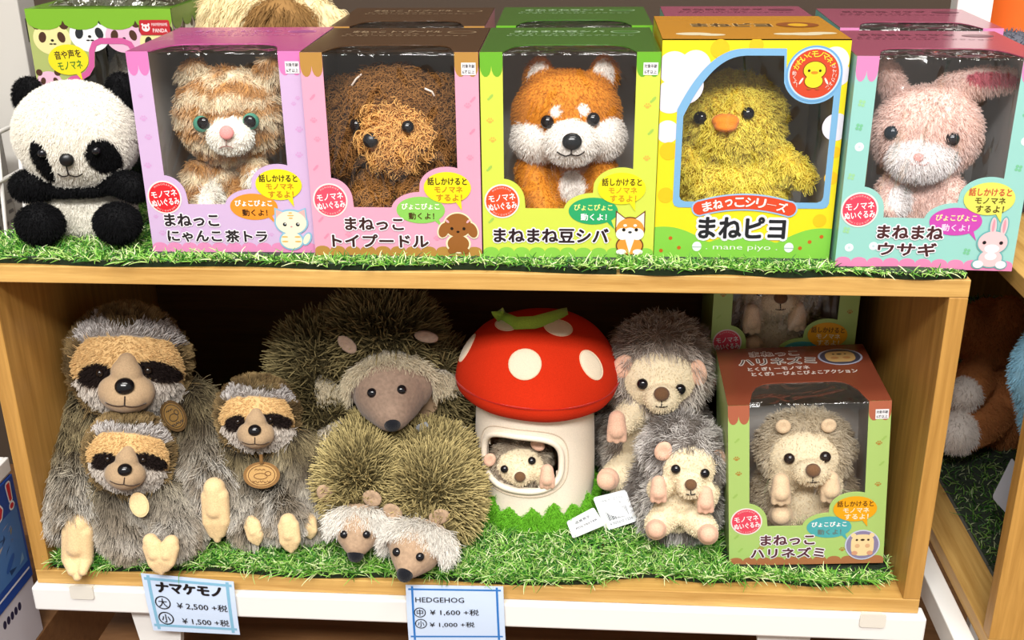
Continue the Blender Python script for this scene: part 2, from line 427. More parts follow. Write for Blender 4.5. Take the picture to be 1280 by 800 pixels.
# ------------------------------------------------------------------ artificial turf
GRASS = furmat('turf_blades', 0.38, 0.4)
TURFB = fabric('#16240f', 0.95, 0.5, 300)
def turf(name, label, x0, y0, x1, y1, z, n, blade, seed, ripple=.001, rz=0, dens=None, dark=1.0, rightr=0.0, pressed=()):
    r = empty(name, ((x0+x1)/2, (y0+y1)/2, z)); tag(r, label, 'turf mat'); off = r.location.copy()
    rng = np.random.default_rng(seed)
    nx, ny = 60, 16; vs = []; fs = []
    def edge(u, v):
        x = x0+(x1-x0)*u; y = y0+(y1-y0)*v
        y += .003*math.sin(u*17+seed)*(1-v)
        if rightr:
            cx, cy = x1-rightr, y0+rightr
            if x > cx and y < cy:
                dx, dy = x-cx, y-cy; m_ = max(dx, -dy); l = math.hypot(dx, dy)
                if l > 1e-9: x, y = cx+dx*m_/l, cy+dy*m_/l
        return x, y
    th = .005
    for k in range(2):
        for j in range(ny+1):
            for i in range(nx+1):
                x, y = edge(i/nx, j/ny)
                zz = z + (th if k else 0.0004) + ripple*(1+math.sin(x*60+seed)*math.cos(y*45))*k
                vs.append((x, y, zz))
    N = (nx+1)*(ny+1)
    for j in range(ny):
        for i in range(nx):
            a = j*(nx+1)+i; q = [a, a+1, a+nx+2, a+nx+1]
            fs.append([N+t for t in q]); fs.append(q[::-1])
    for i in range(nx):
        a = i; fs.append([a, a+1, N+a+1, N+a]); a = ny*(nx+1)+i; fs.append([a+1, a, N+a, N+a+1])
    for j in range(ny):
        a = j*(nx+1); fs.append([a+nx+1, a, N+a, N+a+nx+1]); a = j*(nx+1)+nx; fs.append([a, a+nx+1, N+a+nx+1, N+a])
    mb = MB(off); mb.add(vs, fs, TURFB); mb.build('turf_backing', r)
    u, v = rng.random(n), rng.random(n)**1.25
    xy = np.array([edge(a, b) for a, b in zip(u, v)])
    p = np.column_stack([xy, np.full(n, z+th)])
    yaw = rng.uniform(0, 2*np.pi, n); lean = rng.uniform(.15, 1.25, n)
    d = np.stack([np.cos(yaw)*np.sin(lean), np.sin(yaw)*np.sin(lean), np.cos(lean)], 1)
    d[:, 1] -= .18*(v < .15)
    ln = blade*rng.uniform(.45, 1.2, n)
    if len(pressed):                       # blades under and just before heavy boxes lie flat
        gone = np.zeros(n, bool)
        for a0, b0, a1, b1 in pressed:
            gone |= (xy[:, 0] > a0) & (xy[:, 0] < a1) & (xy[:, 1] > b0) & (xy[:, 1] < b1)
            fr = (xy[:, 0] > a0-.004) & (xy[:, 0] < a1+.004) & (xy[:, 1] > b0-.014) & (xy[:, 1] < b0); ln[fr] *= .62; d[fr, 1] -= .5; d[fr, 2] *= .6
        kp = ~gone; xy, p, d, ln, yaw, v = xy[kp], p[kp], d[kp], ln[kp], yaw[kp], v[kp]; n = int(kp.sum())
    k = 4; t = np.linspace(0, 1, k)
    side = np.stack([-np.sin(yaw), np.cos(yaw), np.zeros(n)], 1)*rng.normal(0, .3, (n, 1))
    P = p[:, None, :] + ln[:, None, None]*(d[:, None, :]*t[None, :, None] + side[:, None, :]*(t**2)[None, :, None] + np.array([0, 0, -.28])*(t**2)[None, :, None])
    P[..., 2] = np.maximum(P[..., 2], z+.0012)
    pal = np.array([hx('#357326'), hx('#5a9a34'), hx('#86c04c'), hx('#b6d67c'), hx('#1f4d1c'), hx('#e4f0b8')])
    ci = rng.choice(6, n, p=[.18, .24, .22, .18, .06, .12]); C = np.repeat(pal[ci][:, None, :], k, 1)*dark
    rad = np.broadcast_to((.00062*(1-.75*t**2))[None], (n, k))
    strands('grass_blades', r, off, P, C, rad, GRASS)['kind'] = 'stuff'
    return r
turf('artificial_turf_mat', 'green artificial turf under the three sloths, small hedgehogs and mushroom house', -.432, .004, .137, .355, ZB+TH, 36000, .021, 3)
turf('artificial_turf_mat', 'green artificial turf with curved corner under the lower right hedgehog box', .141, .018, .431, .355, ZB+TH, 21000, .019, 5, rightr=.03, pressed=[(.262, .040, .428, .18)])
turf('artificial_turf_mat', 'green artificial turf on top under panda, cat, poodle and shiba boxes', -.449, .003, .143, .36, ZB+H, 26000, .015, 7, pressed=[(-.29, .027, .18, .18)])
turf('artificial_turf_mat', 'green artificial turf on top under the chick and rabbit boxes', .146, .001, .447, .36, ZB+H, 14000, .014, 9, pressed=[(.175, .033, .335, .18), (.335, .014, .49, .17)])
TT = ZB+H+.0058     # where boxes rest on the upper turf
TL = ZB+TH+.0062    # where things rest on the lower turf

# ------------------------------------------------------------------ window cartons
FILM = filmmat('window_film', 1.0, (24, 24, 9), mid=0.07, dist=.016)
FILMW = filmmat('wrinkled_window_film', 1.0, (30, 30, 7), tint=(.97, .98, 1), mid=0.11, dist=.03)
INNER = ink('#d6d2cc', 0.6, 0.3)
def heightfield(x0, x1, zb, shapes, n=150):
    o = []
    for i in range(n+1):
        x = x0+(x1-x0)*i/n; z = zb
        for cx, cz, rx, rz in shapes:
            t = (x-cx)/rx
            if abs(t) < 1: z = max(z, cz+rz*math.sqrt(1-t*t))
        o.append((x, z))
    return o
def scallops(x0, x1, z0, zm, n, up=True, k=7):
    """Band from z0 to zm ending in n round lobes."""
    o = [(x0, z0)]; w = (x1-x0)/n; a = (zm-z0)*.45; s = []
    for i in range(n):
        for j in range(k+1):
            t = math.pi*j/k; s.append((x0+w*(i+.5)-w/2*math.cos(t), zm-a+a*math.sin(t)))
    return [(x0, z0)] + s + [(x1, z0)]
def star(P, x, z, r, col, layer=1, n=4, k=.5):
    for i in range(n):
        t = 2*math.pi*i/n+.6; P.poly(el(x+r*.6*math.cos(t), z+r*.6*math.sin(t), r*.42, n=8), col, layer)
def paw(P, x, z, r, col, layer=1):
    P.poly(el(x, z-.2*r, r*.55, r*.42, n=10), col, layer)
    for dx, dz in ((-.75, .15), (-.3, .62), (.3, .62), (.75, .15)): P.poly(el(x+dx*r, z+dz*r, r*.24, r*.3, n=8), col, layer)

class Carton:
    def __init__(s, name, label, group, w, h, d, pos, yaw, side, topc, tilt=0.0):
        s.w, s.h, s.d = w, h, d
        c, n = math.cos(yaw), math.sin(yaw)
        ctr = Vector((pos[0]-n*d/2, pos[1]+c*d/2, pos[2]))
        s.root = tag(empty(name, ctr, yaw, tilt), label, 'toy box', group)
        s.front = lambda x, z, l: (x, -d/2-l*.00012, z)
        s.top = lambda x, v, l: (x, -d/2+v, h+l*.00012)
        s.side, s.topc = side, topc
    def world(s, v): 
        bpy.context.view_layer.update(); return s.root.matrix_world @ Vector(v)
    def shell(s, frontloop, holes, body, toploop):
        w, h, d = s.w/2, s.h, s.d/2; mb = MB(); t = .0009
        bodym, sidem, topm = ink(body), ink(s.side), ink(s.topc, 0.22, 0.6)
        for lo, hl, mo, f in ((frontloop, holes, bodym, s.front), (toploop, (), topm, s.top)):
            vs, fs = tess([lo]+list(hl))
            mb.add([f(x, z, 0) for x, z in vs], fs, mo)
            mb.add([Vector(f(x, z, 0)) + (Vector((0, t, 0)) if f is s.front else Vector((0, 0, -t))) for x, z in vs], fs, INNER)
            for loop in [lo]+list(hl):      # card edge
                n = len(loop); a = [Vector(f(x, z, 0)) for x, z in loop]; dv = Vector((0, t, 0)) if f is s.front else Vector((0, 0, -t))
                mb.add(a+[p+dv for p in a], [[i, (i+1) % n, n+(i+1) % n, n+i] for i in range(n)], mo)
        def quad(P, m): mb.add(P, [[0, 1, 2, 3]], m)
        for sx in (-1, 1):
            for k, m in ((0, sidem), (t, INNER)):
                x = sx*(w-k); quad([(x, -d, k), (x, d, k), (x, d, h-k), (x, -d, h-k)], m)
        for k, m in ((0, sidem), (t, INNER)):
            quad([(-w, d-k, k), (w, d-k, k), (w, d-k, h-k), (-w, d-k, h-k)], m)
            quad([(-w, -d, k), (w, -d, k), (w, d, k), (-w, d, k)], m)
        mb.build('carton', s.root)
    def film(s, x0, x1, z0, z1, topv, m):
        mb = MB(); d = s.d/2; h = s.h; N = 14
        path = [(-d+.0016, z0+(z1-z0)*i/N) for i in range(N+1)]
        if topv: path += [(-d+.0016+.0008, h-.0018), (-d+.004, h-.0012)] + [(-d+.004+(topv-.004)*i/4, h-.0012) for i in range(1, 5)]
        vs = []; fs = []
        for y, z in path:
            for i in range(9): vs.append((x0+(x1-x0)*i/8, y, z))
        for j in range(len(path)-1):
            for i in range(8): a = j*9+i; fs.append([a, a+1, a+10, a+9])
        mb.add(vs, fs, m, True); mb.build('window_film', s.root)
    def badge(s, col='#d83048', x=-.0595, z=.0527, r=.0158):
        P = Ink(s.front, 3); P.poly(el(x, z, r), '#f6e6e2', 0); P.poly(el(x, z, r*.91), col, 1)
        P.text('モノマネ', x, z+.0035, .0062, '#ffffff', 3, .018, width=r*1.5, rot=.12)
        P.text('ぬいぐるみ', x+.0005, z-.0045, .0066, '#ffffff', 3, .018, width=r*1.62, rot=.12)
        for word, a0, sg in (('MONOMANE', 2.25, -1), ('NUIGURUMI', -2.2, 1)):
            for i, ch in enumerate(word):
                a = a0+sg*i*.19
                P.text(ch, x+r*.79*math.cos(a), z+r*.79*math.sin(a), .0016, '#ffd9d4', 3, 0, rot=a-math.pi/2 if sg < 0 else a+math.pi/2)
        P.build('round_badge', s.root)
    def bubbles(s, c1, c2, t1=('#3a2a10', '#c8841c', '#c8841c'), t2=('#ffffff', '#4a2a08'), x1=.047, z1=.065, x2=.0222, z2=.044):
        P = Ink(s.front, 3); P.poly(el(x2, z2, .022, .0125, n=40), c2, 0)
        P.poly([(x2+.010, z2-.0075), (x2+.0195, z2-.017), (x2+.016, z2-.008)], c2, 0)
        P.text('ぴょこぴょこ', x2, z2+.0035, .0056, t2[0], 2, .03, width=.034)
        P.text('動くよ！', x2+.0005, z2-.0055, .0062, t2[1], 2, .02, width=.023)
        P.build('speech_bubble', s.root)
        P = Ink(s.front, 6); P.poly(el(x1, z1, .0212, .0145, n=40), c1, 0)
        P.poly([(x1+.006, z1-.0115), (x1+.0125, z1-.021), (x1+.012, z1-.0095)], c1, 0)
        P.text('話しかけると', x1, z1+.006, .0068, t1[0], 2, .02, width=.035)
        P.text('モノマネ', x1+.001, z1-.0015, .0055, t1[1], 2, .02, width=.025)
        P.text('するよ！', x1+.0015, z1-.009, .006, t1[2], 2, .02, width=.023)
        P.build('speech_bubble', s.root)
    def age(s, x=.0695, z=None):
        z = s.h-.014 if z is None else z
        P = Ink(s.front, 4); P.poly([(x-.0062, z-.0052), (x+.0062, z-.0052), (x+.0062, z+.0052), (x-.0062, z+.0052)], '#f4f2f4', 0)
        P.text('対象年齢', x, z+.0023, .0033, '#22222a', 1, .01, width=.0108); P.text('6才以上', x, z-.0025, .0034, '#22222a', 1, .012, width=.0104)
        P.build('age_label', s.root)
    def titles(s, lines, col='#241c20', halo='#f4eaf4', name='title_lettering'):
        P = Ink(s.front, 4)
        for t, x, z, size, wd in lines: P.text(t, x, z, size, col, 2, .036, halo=halo, hoff=.11, width=wd)
        P.build(name, s.root)

WX0, WX1, WZB = -.0575, .0565, .046
BITES = [(-.0595, .0527, .0205, .0205), (.047, .065, .0252, .0188), (.0222, .044, .0265, .0165)]
def manekko(name, label, pos, yaw, c, w=.154, h=.184, d=.15, group=None, tilt=0.0, topv=.042, wx=(WX0, WX1), film=None):
    B = Carton(name, label, group, w, h, d, pos, yaw, c.get('side', c['body']), c['topface'], tilt); W = w/2
    x0, x1 = wx; low = heightfield(x0, x1, WZB, BITES)
    fl = [(-W, 0), (W, 0), (W, h), (x1, h)] + low[::-1] + [(x0, h), (-W, h)]
    tl = [(-W, 0), (x0, 0)] + [(x0+(x1-x0)*i/20, topv*(1-(2*i/20-1)**8)) for i in range(1, 20)] + [(x1, 0), (W, 0), (W, d), (-W, d)]
    B.shell(fl, [], c['body'], tl)
    B.film(x0-.004, x1+.004, .03, h-.003, topv+.006, film or FILM)
    P = Ink(B.front, 1)                            # printed bands and scattered motifs
    tb = c['top']
    for a, b, n in ((-W, x0, 2), (x1, W, 2)):
        sc = scallops(a, b, 0, .021, n); P.poly([(x, h-z) for x, z in sc], tb, 0)
    P.poly(scallops(-W, W, 0, .0095, 11), c['scallop'], 0)
    rng = random.Random(len(label))
    spots = [(-.069, .145), (-.067, .108), (-.071, .082), (.067, .138), (.070, .115), (.068, .092), (-.07, .034), (-.045, .012+.008), (.012, .0365), (.036, .012+.005), (-.066, .018), (-.069, .125), (.071, .155-.012)]
    for i, (x, z) in enumerate(spots):
        x *= w/.154
        c['motif'](P, x, z, i)
    P.build('printed_pattern', B.root)
    B.badge(c.get('badge', '#e03a50')); B.bubbles(c['b1'], c['b2'], c.get('t1', ('#3a2a10', '#c8841c', '#c8841c')), c.get('t2', ('#ffffff', '#4a2a08')))
    B.age(w/2-.0085); B.titles(c['title'], c.get('tcol', '#241c20'), c.get('halo', '#f6eef6'))
    P = Ink(B.front, 6); c['mascot'](P, .0555, .0225); P.build('character_print', B.root)
    if c.get('toptext'):
        P = Ink(B.top, 1); c['toptext'](P); P.build('top_lettering', B.root)
    return B

# small printed characters, about 0.036 tall
def m_cat(P, x, z):
    o, f, st = '#8fc0dc', '#f6ecd0', '#eab765'
    P.poly(el(x, z+.007, .0158, .0125), o, 0); P.poly(el(x-.001, z-.0105, .0115, .0095), o, 0)
    for s in (-1, 1): P.poly([(x+s*.0145, z+.021), (x+s*.015, z+.008), (x+s*.004, z+.0165)], o, 0); P.poly([(x+s*.0132, z+.0192), (x+s*.0137, z+.0085), (x+s*.005, z+.0155)], '#f2b6b0', 1)
    P.poly(el(x+.0135, z-.009, .004, .007, -.5), o, 0); P.poly(el(x+.0132, z-.009, .0026, .0056, -.5), f, 1)
    P.poly(el(x, z+.0068, .0142, .011), f, 2); P.poly(el(x-.001, z-.0105, .0099, .008), f, 2)
    for dz, wd in ((.016, .0018), (.0135, .0032), (.011, .002)): P.poly(el(x, z+dz, wd, .0007), st, 3)
    for dz in (-.007, -.0115):
        for s in (-1, 1): P.poly(el(x-.001+s*.006, z+dz, .003, .0008), st, 3)
    for s in (-1, 1): P.poly(el(x+s*.006, z+.005, .0018), '#18222a', 3); P.poly(el(x+s*.006+.0005, z+.0056, .0006), '#ffffff', 4)
    P.poly(el(x, z+.0028, .001, .0007), '#d88a96', 3)
def m_poodle(P, x, z):
    o, f = '#f4e6c0', '#9a5f2a'
    P.poly(el(x, z+.0075, .0135, .0125), o, 0); P.poly(el(x, z-.010, .0115, .0095), o, 0)
    for s in (-1, 1): P.poly(el(x+s*.013, z+.003, .0056, .0085, s*.35), o, 0)
    P.poly(el(x, z-.010, .0098, .008), f, 1); P.poly(el(x, z+.0075, .0122, .0112), f, 1)
    for s in (-1, 1):
        P.poly(el(x+s*.0128, z+.003, .0045, .0072, s*.35), f, 2); P.poly(el(x+s*.0055, z-.0165, .0042, .003), f, 2)
        P.poly(el(x+s*.0095, z+.0115, .0022, .001, s*.8), '#f0b0b8', 3); P.poly(el(x+s*.0055, z+.0045, .0014), '#1a0e06', 3)
    P.poly(el(x, z+.0015, .0014, .001), '#1a0e06', 3)
def m_shiba(P, x, z):
    o, f, wh = '#6a3a1c', '#e89a3c', '#fff8ee'
    P.poly(el(x, z+.005, .0135, .0115), o, 0); P.poly(el(x, z-.0105, .0125, .0095), o, 0)
    for s in (-1, 1):
        P.poly([(x+s*.0132, z+.0225), (x+s*.0132, z+.006), (x+s*.002, z+.0135)], o, 0); P.poly([(x+s*.0122, z+.0205), (x+s*.0124, z+.0065), (x+s*.0032, z+.0135)], '#fbe8dc', 1)
    P.poly(el(x, z+.005, .0124, .0104), f, 2); P.poly(el(x, z-.0105, .0113, .0083), f, 2)
    for s in (-1, 1): P.poly(el(x+s*.0065, z+.0005, .006, .0056), wh, 3); P.poly(el(x+s*.0045, z+.0085, .0016, .0012), wh, 3)
    P.poly(el(x, z+.0008, .006, .0058), wh, 3); P.poly([(x-.0045, z-.003), (x+.0045, z-.003), (x, z-.018)], wh, 3)
    for s in (-1, 1): P.poly(el(x+s*.0075, z-.0165, .0045, .0026), wh, 3); P.poly(el(x+s*.0056, z+.0045, .0016), '#16100c', 4)
    P.poly(el(x, z+.0022, .0017, .0011), '#26303c', 4)
def m_rabbit(P, x, z):
    o, f = '#6fb3b4', '#f3c9cc'
    P.poly(el(x, z+.0035, .0135, .0115), o, 0); P.poly(el(x, z-.011, .011, .009), o, 0)
    for s, dx in ((-1, .001), (1, .005)): P.poly(el(x+dx+s*.0025, z+.018, .0037, .0095, -.05*s), o, 0); P.poly(el(x+dx+s*.0025, z+.018, .0026, .0082, -.05*s), f, 1); P.poly(el(x+dx+s*.0025, z+.0185, .0012, .006), '#e79aa8', 2)
    for s in (-1, 1): P.poly(el(x+s*.0095, z-.0165, .0056, .0046), o, 0); P.poly(el(x+s*.0095, z-.0165, .0044, .0035), '#fbeef0', 3)
    P.poly(el(x, z-.011, .0097, .0078), f, 2); P.poly(el(x, z+.0035, .0122, .0102), f, 2); P.poly(el(x, z-.002, .0062, .004), '#fbf0f2', 3); P.poly(el(x, z-.009, .005, .0035), '#fbf0f2', 3)
    for s in (-1, 1): P.poly(el(x+s*.007, z+.0035, .0016), '#16181c', 4)
def m_hog(P, x, z):
    P.poly(el(x, z, .0172, .0178), '#cdd2e6', 0); P.poly(el(x, z, .0158, .0164), '#8f86a8', 1)
    P.poly(rrect(x-.0112, z-.0128, x+.0112, z+.0125, .0085), '#f3d9a4', 2)
    for s in (-1, 1): P.poly(el(x+s*.009, z+.0115, .0026), '#f3d9a4', 2); P.poly(el(x+s*.0056, z+.0062, .0012), '#3a2614', 4); P.poly(el(x+s*.005, z-.001, .0024), '#e2b387', 3); P.poly(el(x+s*.0075, z-.0095, .003, .0026), '#dca080', 3)
    P.poly(el(x, z+.0062, .0021, .0012), '#3a2614', 4)

def mot_paw(c1): return lambda P, x, z, i: paw(P, x, z, .0035 if i % 3 else .0024, c1, 0)
def mot_mix(c1, c2):
    def f(P, x, z, i):
        if i % 2: paw(P, x, z, .0032, c1, 0)
        else: P.poly(el(x-.001, z-.001, .0011, n=8), c2, 0); P.poly(el(x+.001, z+.001, .0012, .003, -.7, n=10), c2, 0); P.poly(el(x+.002, z+.002, .0011, n=8), c2, 0)
    return f
def mot_clover(P, x, z, i):
    if i % 3 == 1: P.poly(el(x, z, .0038, n=14), '#e6f2f4', 0); P.poly(el(x, z, .0012, n=8), '#c4dce0', 1)
    else: star(P, x, z, .0034, '#7cc79a' if i % 2 else '#9fd6a0', 0)
def toptext(line1, col, inset=None):
    def f(P):
        P.text(line1, -.01, .122, .012, col, 1, .03, width=.085)
        P.text('とくぎ1 ーモノマネ', -.022, .106, .006, col, 1, .02, width=.07)
        P.text('とくぎ2 ーぴょこぴょこアクション', .0, .096, .006, col, 1, .02, width=.118)
        P.poly(el(.052, .119, .014, .009), col, 0); P.poly(el(.052, .119, .012, .0075), inset or '#6a4a20', 1)  # small printed oval with a second ink colour filling its middle
    return f
CFG = {
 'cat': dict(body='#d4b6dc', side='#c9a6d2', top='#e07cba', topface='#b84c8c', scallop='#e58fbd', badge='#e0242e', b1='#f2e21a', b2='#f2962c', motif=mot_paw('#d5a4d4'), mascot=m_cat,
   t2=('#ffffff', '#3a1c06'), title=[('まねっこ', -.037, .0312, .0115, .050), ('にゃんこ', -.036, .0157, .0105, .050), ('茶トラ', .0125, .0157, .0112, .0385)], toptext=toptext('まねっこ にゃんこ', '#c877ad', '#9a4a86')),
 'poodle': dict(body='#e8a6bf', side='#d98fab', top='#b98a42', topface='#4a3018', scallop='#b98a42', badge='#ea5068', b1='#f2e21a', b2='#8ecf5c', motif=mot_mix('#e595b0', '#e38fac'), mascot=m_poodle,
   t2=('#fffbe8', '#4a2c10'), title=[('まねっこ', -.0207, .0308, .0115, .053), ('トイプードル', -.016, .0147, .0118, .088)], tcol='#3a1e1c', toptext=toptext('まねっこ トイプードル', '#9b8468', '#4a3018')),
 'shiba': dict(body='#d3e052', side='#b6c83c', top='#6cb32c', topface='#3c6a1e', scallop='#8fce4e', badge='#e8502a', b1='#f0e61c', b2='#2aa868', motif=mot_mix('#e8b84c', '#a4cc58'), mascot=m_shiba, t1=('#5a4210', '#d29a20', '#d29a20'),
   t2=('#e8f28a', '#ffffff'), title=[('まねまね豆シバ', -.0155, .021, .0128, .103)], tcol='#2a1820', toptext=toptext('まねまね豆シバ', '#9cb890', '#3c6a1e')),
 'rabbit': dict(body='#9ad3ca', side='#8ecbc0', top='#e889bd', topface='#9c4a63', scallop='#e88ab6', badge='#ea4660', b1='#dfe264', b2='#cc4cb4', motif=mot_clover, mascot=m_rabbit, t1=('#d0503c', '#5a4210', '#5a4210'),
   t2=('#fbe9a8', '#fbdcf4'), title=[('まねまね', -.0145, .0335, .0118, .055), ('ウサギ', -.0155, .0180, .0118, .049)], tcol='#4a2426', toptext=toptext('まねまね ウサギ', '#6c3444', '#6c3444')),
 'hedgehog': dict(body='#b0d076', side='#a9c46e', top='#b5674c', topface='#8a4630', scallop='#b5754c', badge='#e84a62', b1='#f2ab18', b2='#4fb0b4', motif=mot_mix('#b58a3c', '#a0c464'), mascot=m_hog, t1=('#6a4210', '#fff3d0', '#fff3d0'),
   t2=('#ffffff', '#6b7f78'), title=[('まねっこ', -.0185, .030, .0115, .053), ('ハリネズミ', -.0185, .0148, .0115, .073)], tcol='#5a2e3c'),
}
def hogtop(P):
    for l, c, o, s in ((0, '#f0e6dc', .07, 0), (1, '#7a3d2a', .005, 0)):
        P.text('まねっこ', -.018, .117, .0125, c, l, o, width=.05); P.text('ハリネズミ', -.017, .098, .0165, c if l == 0 else '#3a2018', l, o, width=.078)
    P.text('とくぎ1 ーモノマネ', -.018, .080, .0085, '#f0e6dc', 1, .03, width=.062)
    P.text('とくぎ2 ーぴょこぴょこアクション', .006, .068, .0085, '#f0e6dc', 1, .03, width=.105)
    x, z = .048, .103
    P.poly(el(x, z, .0225, .020), '#c3c6da', 0); P.poly(el(x, z, .0205, .018), '#4c4a5c', 1); P.poly(rrect(x-.015, z-.013, x+.015, z+.013, .010), '#d9b070', 2)
    for s in (-1, 1): P.poly(el(x+s*.006, z+.006, .0013), '#2a1a10', 3); P.poly(el(x+s*.006, z-.003, .004, .003), '#c08850', 3)
    P.poly(el(x, z+.006, .0028, .0014), '#2a1a10', 3)
CFG['hedgehog']['toptext'] = hogtop

def corner(a, b):       # front bottom corners in plan -> centre and yaw
    return ((a[0]+b[0])/2, (a[1]+b[1])/2), math.atan2(b[1]-a[1], b[0]-a[0])
def boxpos(a, b, z): (x, y), yw = corner(a, b); return (x, y, z), yw
p, yw = boxpos((-.286, .028), (-.135, .032), TT)
catbox = manekko('window_toy_box', 'lavender pink window box holding an orange tabby cat plush', p, yw, CFG['cat'])
p, yw = boxpos((-.1325, .0245), (.0205, .027), TT)
poobox = manekko('window_toy_box', 'pink window box with brown scalloped edge holding a curly brown poodle plush', p, yw, CFG['poodle'])
p, yw = boxpos((.0225, .027), (.176, .030), TT)
shibox = manekko('window_toy_box', 'yellow green window box holding an orange and white shiba dog plush', p, yw, CFG['shiba'])
p, yw = boxpos((.3355, .017), (.487, .011), TT-.001)
rabbox = manekko('window_toy_box', 'aqua window box with pink top holding a pale pink rabbit plush', p, yw, CFG['rabbit'], w=.151, film=FILMW, topv=.045)
hogbox = manekko('window_toy_box', 'light green and brown window box standing at the right on the lower turf', (.3451, .0409, TL+.003), -.0142, CFG['hedgehog'], d=.1334, tilt=-.072, topv=.047, wx=(-.0565, .056))

# chick box: arched blue window
w, h, d = .157, .194, .15; W = w/2
p, yw = boxpos((.1775, .034), (.3335, .034), TT)
chibox = Carton('window_toy_box', 'bright yellow window box with orange top holding a fluffy yellow chick plush', None, w, h, d, p, yw, '#e4c41c', '#c98a1e')
CB = ((.818-.5)*w, .853*h, .0236)
def arch(x0, x1, zb, zt, g, n=80):
    up = []
    for i in range(n+1):
        x = x0+(x1-x0)*i/n; t = (x-x0)/(x1-x0)
        z = zt - .052*max(0, 1-t/.42)**2.4 - .006*max(0, (t-.6)/.4)**2
        q = (x-CB[0])/(CB[2]+g)
        if abs(q) < 1: z = min(z, CB[1]-(CB[2]+g)*math.sqrt(1-q*q))
        up.append((x, z))
    r = .005; bot = [(x0, zb+r), (x0+.3*r, zb+.3*r), (x0+r, zb), (x1-r, zb), (x1-.3*r, zb+.3*r), (x1, zb+r)]
    return bot + up[::-1]
hole = arch(-.0585, .0685, .052, .181, .0015)
chibox.shell([(-W, 0), (W, 0), (W, h), (-W, h)], [hole], '#f3df22', [(-W, 0), (W, 0), (W, d), (-W, d)])
chibox.film(-.064, .074, .046, .187, 0, FILM)
P = Ink(chibox.front, 1)
for x, z, r in ((-.058, .155, .016), (-.070, .145, .014), (-.05, .172, .013), (-.068, .17, .014), (.066, .176, .012), (.07, .165, .010), (.073, .12, .012), (-.071, .115, .010)):
    lp = [(max(-W, min(W, a)), min(h, b)) for a, b in el(x, z, r)]; P.convex(lp, '#e4e0ec', 0)
for x, z, r in ((-.069, .098, .008), (-.07, .058, .007), (.073, .075, .006), (.067, .036, .006), (-.03, .186, .008), (.0, .189, .006), (.074, .098, .005)):
    P.convex([(max(-W, min(W, a)), min(h, b)) for a, b in el(x, z, r)], '#f6c41e', 1)
gb = [(-W, 0)]
for i in range(61):
    x = -W+w*i/60; z = .013+.009*abs(math.sin((x+.03)*52))+.010*(abs(x)/W)**2; gb.append((x, z))
P.poly(gb+[(W, 0)], '#86cc48', 2)
for x, z in ((-.064, .018), (-.056, .009), (-.072, .006), (.060, .016), (.07, .021), (.052, .010)): P.poly(el(x, z, .0018, n=10), '#c8641e', 3)
P.build('printed_pattern', chibox.root)
P = Ink(chibox.front, 4)
outer = arch(-.0635, .0735, .047, .1865, .0); P.poly(outer, '#7fb4dc', 0, holes=[arch(-.0580, .0680, .0525, .1805, .002)])
P.build('window_border', chibox.root)
P = Ink(chibox.front, 6); x, z, r = CB
P.poly(el(x, z, r, n=48), '#6fa8d8', 0); P.poly(el(x, z, r*.93, n=48), '#c6dcee', 1); P.poly(el(x, z, r*.87, n=48), '#d2482a', 2)
for i, ch in enumerate('かわいくモノマネ！'):
    a = math.radians(158-i*16.2); P.text(ch, x+r*.70*math.cos(a), z+r*.70*math.sin(a), .0048, '#f6dc3a', 4, .02, rot=a-math.pi/2)
for i, ch in enumerate('ぴょこぴょこ'):
    a = math.radians(22-i*13); P.text(ch, x+r*.71*math.cos(a), z+r*.71*math.sin(a), .0032, '#f4e4dc', 4, .0, rot=a-math.pi/2)
for i, ch in enumerate('動くよ！'):
    a = math.radians(178+i*12); P.text(ch, x+r*.71*math.cos(a), z+r*.71*math.sin(a), .0034, '#f4e4dc', 4, .0)
for rr, c, l in ((1, '#7a4a10', 4), (.92, '#f6d82c', 5)):
    P.poly(el(x, z-.006, .0080*rr, .0062*rr), c, l); P.poly(el(x, z+.003, .0098*rr, .0078*rr), c, l)
for sg in (-1, 1): P.poly(el(x+sg*.0046, z+.0028, .0011), '#33280a', 7); P.poly(el(x+sg*.0035, z-.0125, .002, .0007), '#b8641c', 6); P.poly(el(x+sg*.0105, z-.006, .0009, .0032, sg*.5, n=12), '#f4e4dc', 5)
P.poly(el(x, z+.0012, .003, .0011), '#ee8e22', 7)
P.build('round_badge', chibox.root)
P = Ink(chibox.front, 6)
def band(zc, hh, wd, sag, n=24): 
    up = [(wd*(2*i/n-1), zc+hh-sag*(2*i/n-1)**2) for i in range(n+1)]; dn = [(wd*(2*i/n-1), zc-hh-sag*(2*i/n-1)**2) for i in range(n+1)]
    e = lambda s: [(s*wd+s*hh*math.sin(t)*1.0, zc-sag-0+hh*math.cos(t)) for t in [math.pi*k/8 for k in range(1, 8)]]
    return dn + e(1)[::-1] + up[::-1] + e(-1)
P.poly(band(.0525, .0078, .039, .006), '#9cc4e6', 0); P.poly(band(.0525, .0064, .039, .006), '#dc4a28', 1)
for i, ch in enumerate('まねっこシリーズ'):
    t = (i-3.5)/3.5; P.text(ch, t*.033, .0525-.006*(t*.033/.039)**2, .0082 if ch not in 'っー' else .006 if ch == 'っ' else .0015, '#fff4ec', 3, .03, rot=-.24*t, width=.0082 if ch not in 'っ' else .006)
P.build('arched_banner', chibox.root)
P = Ink(chibox.front, 4); P.text('まねピヨ', -.001, .0285, .0195, '#1e2026', 3, .035, halo='#eceaf2', hoff=.13, width=.076); P.build('title_lettering', chibox.root)
P = Ink(chibox.front, 5); P.text('. mane piyo .', 0, .0095, .0062, '#e8f2dc', 1, .0, width=.064)
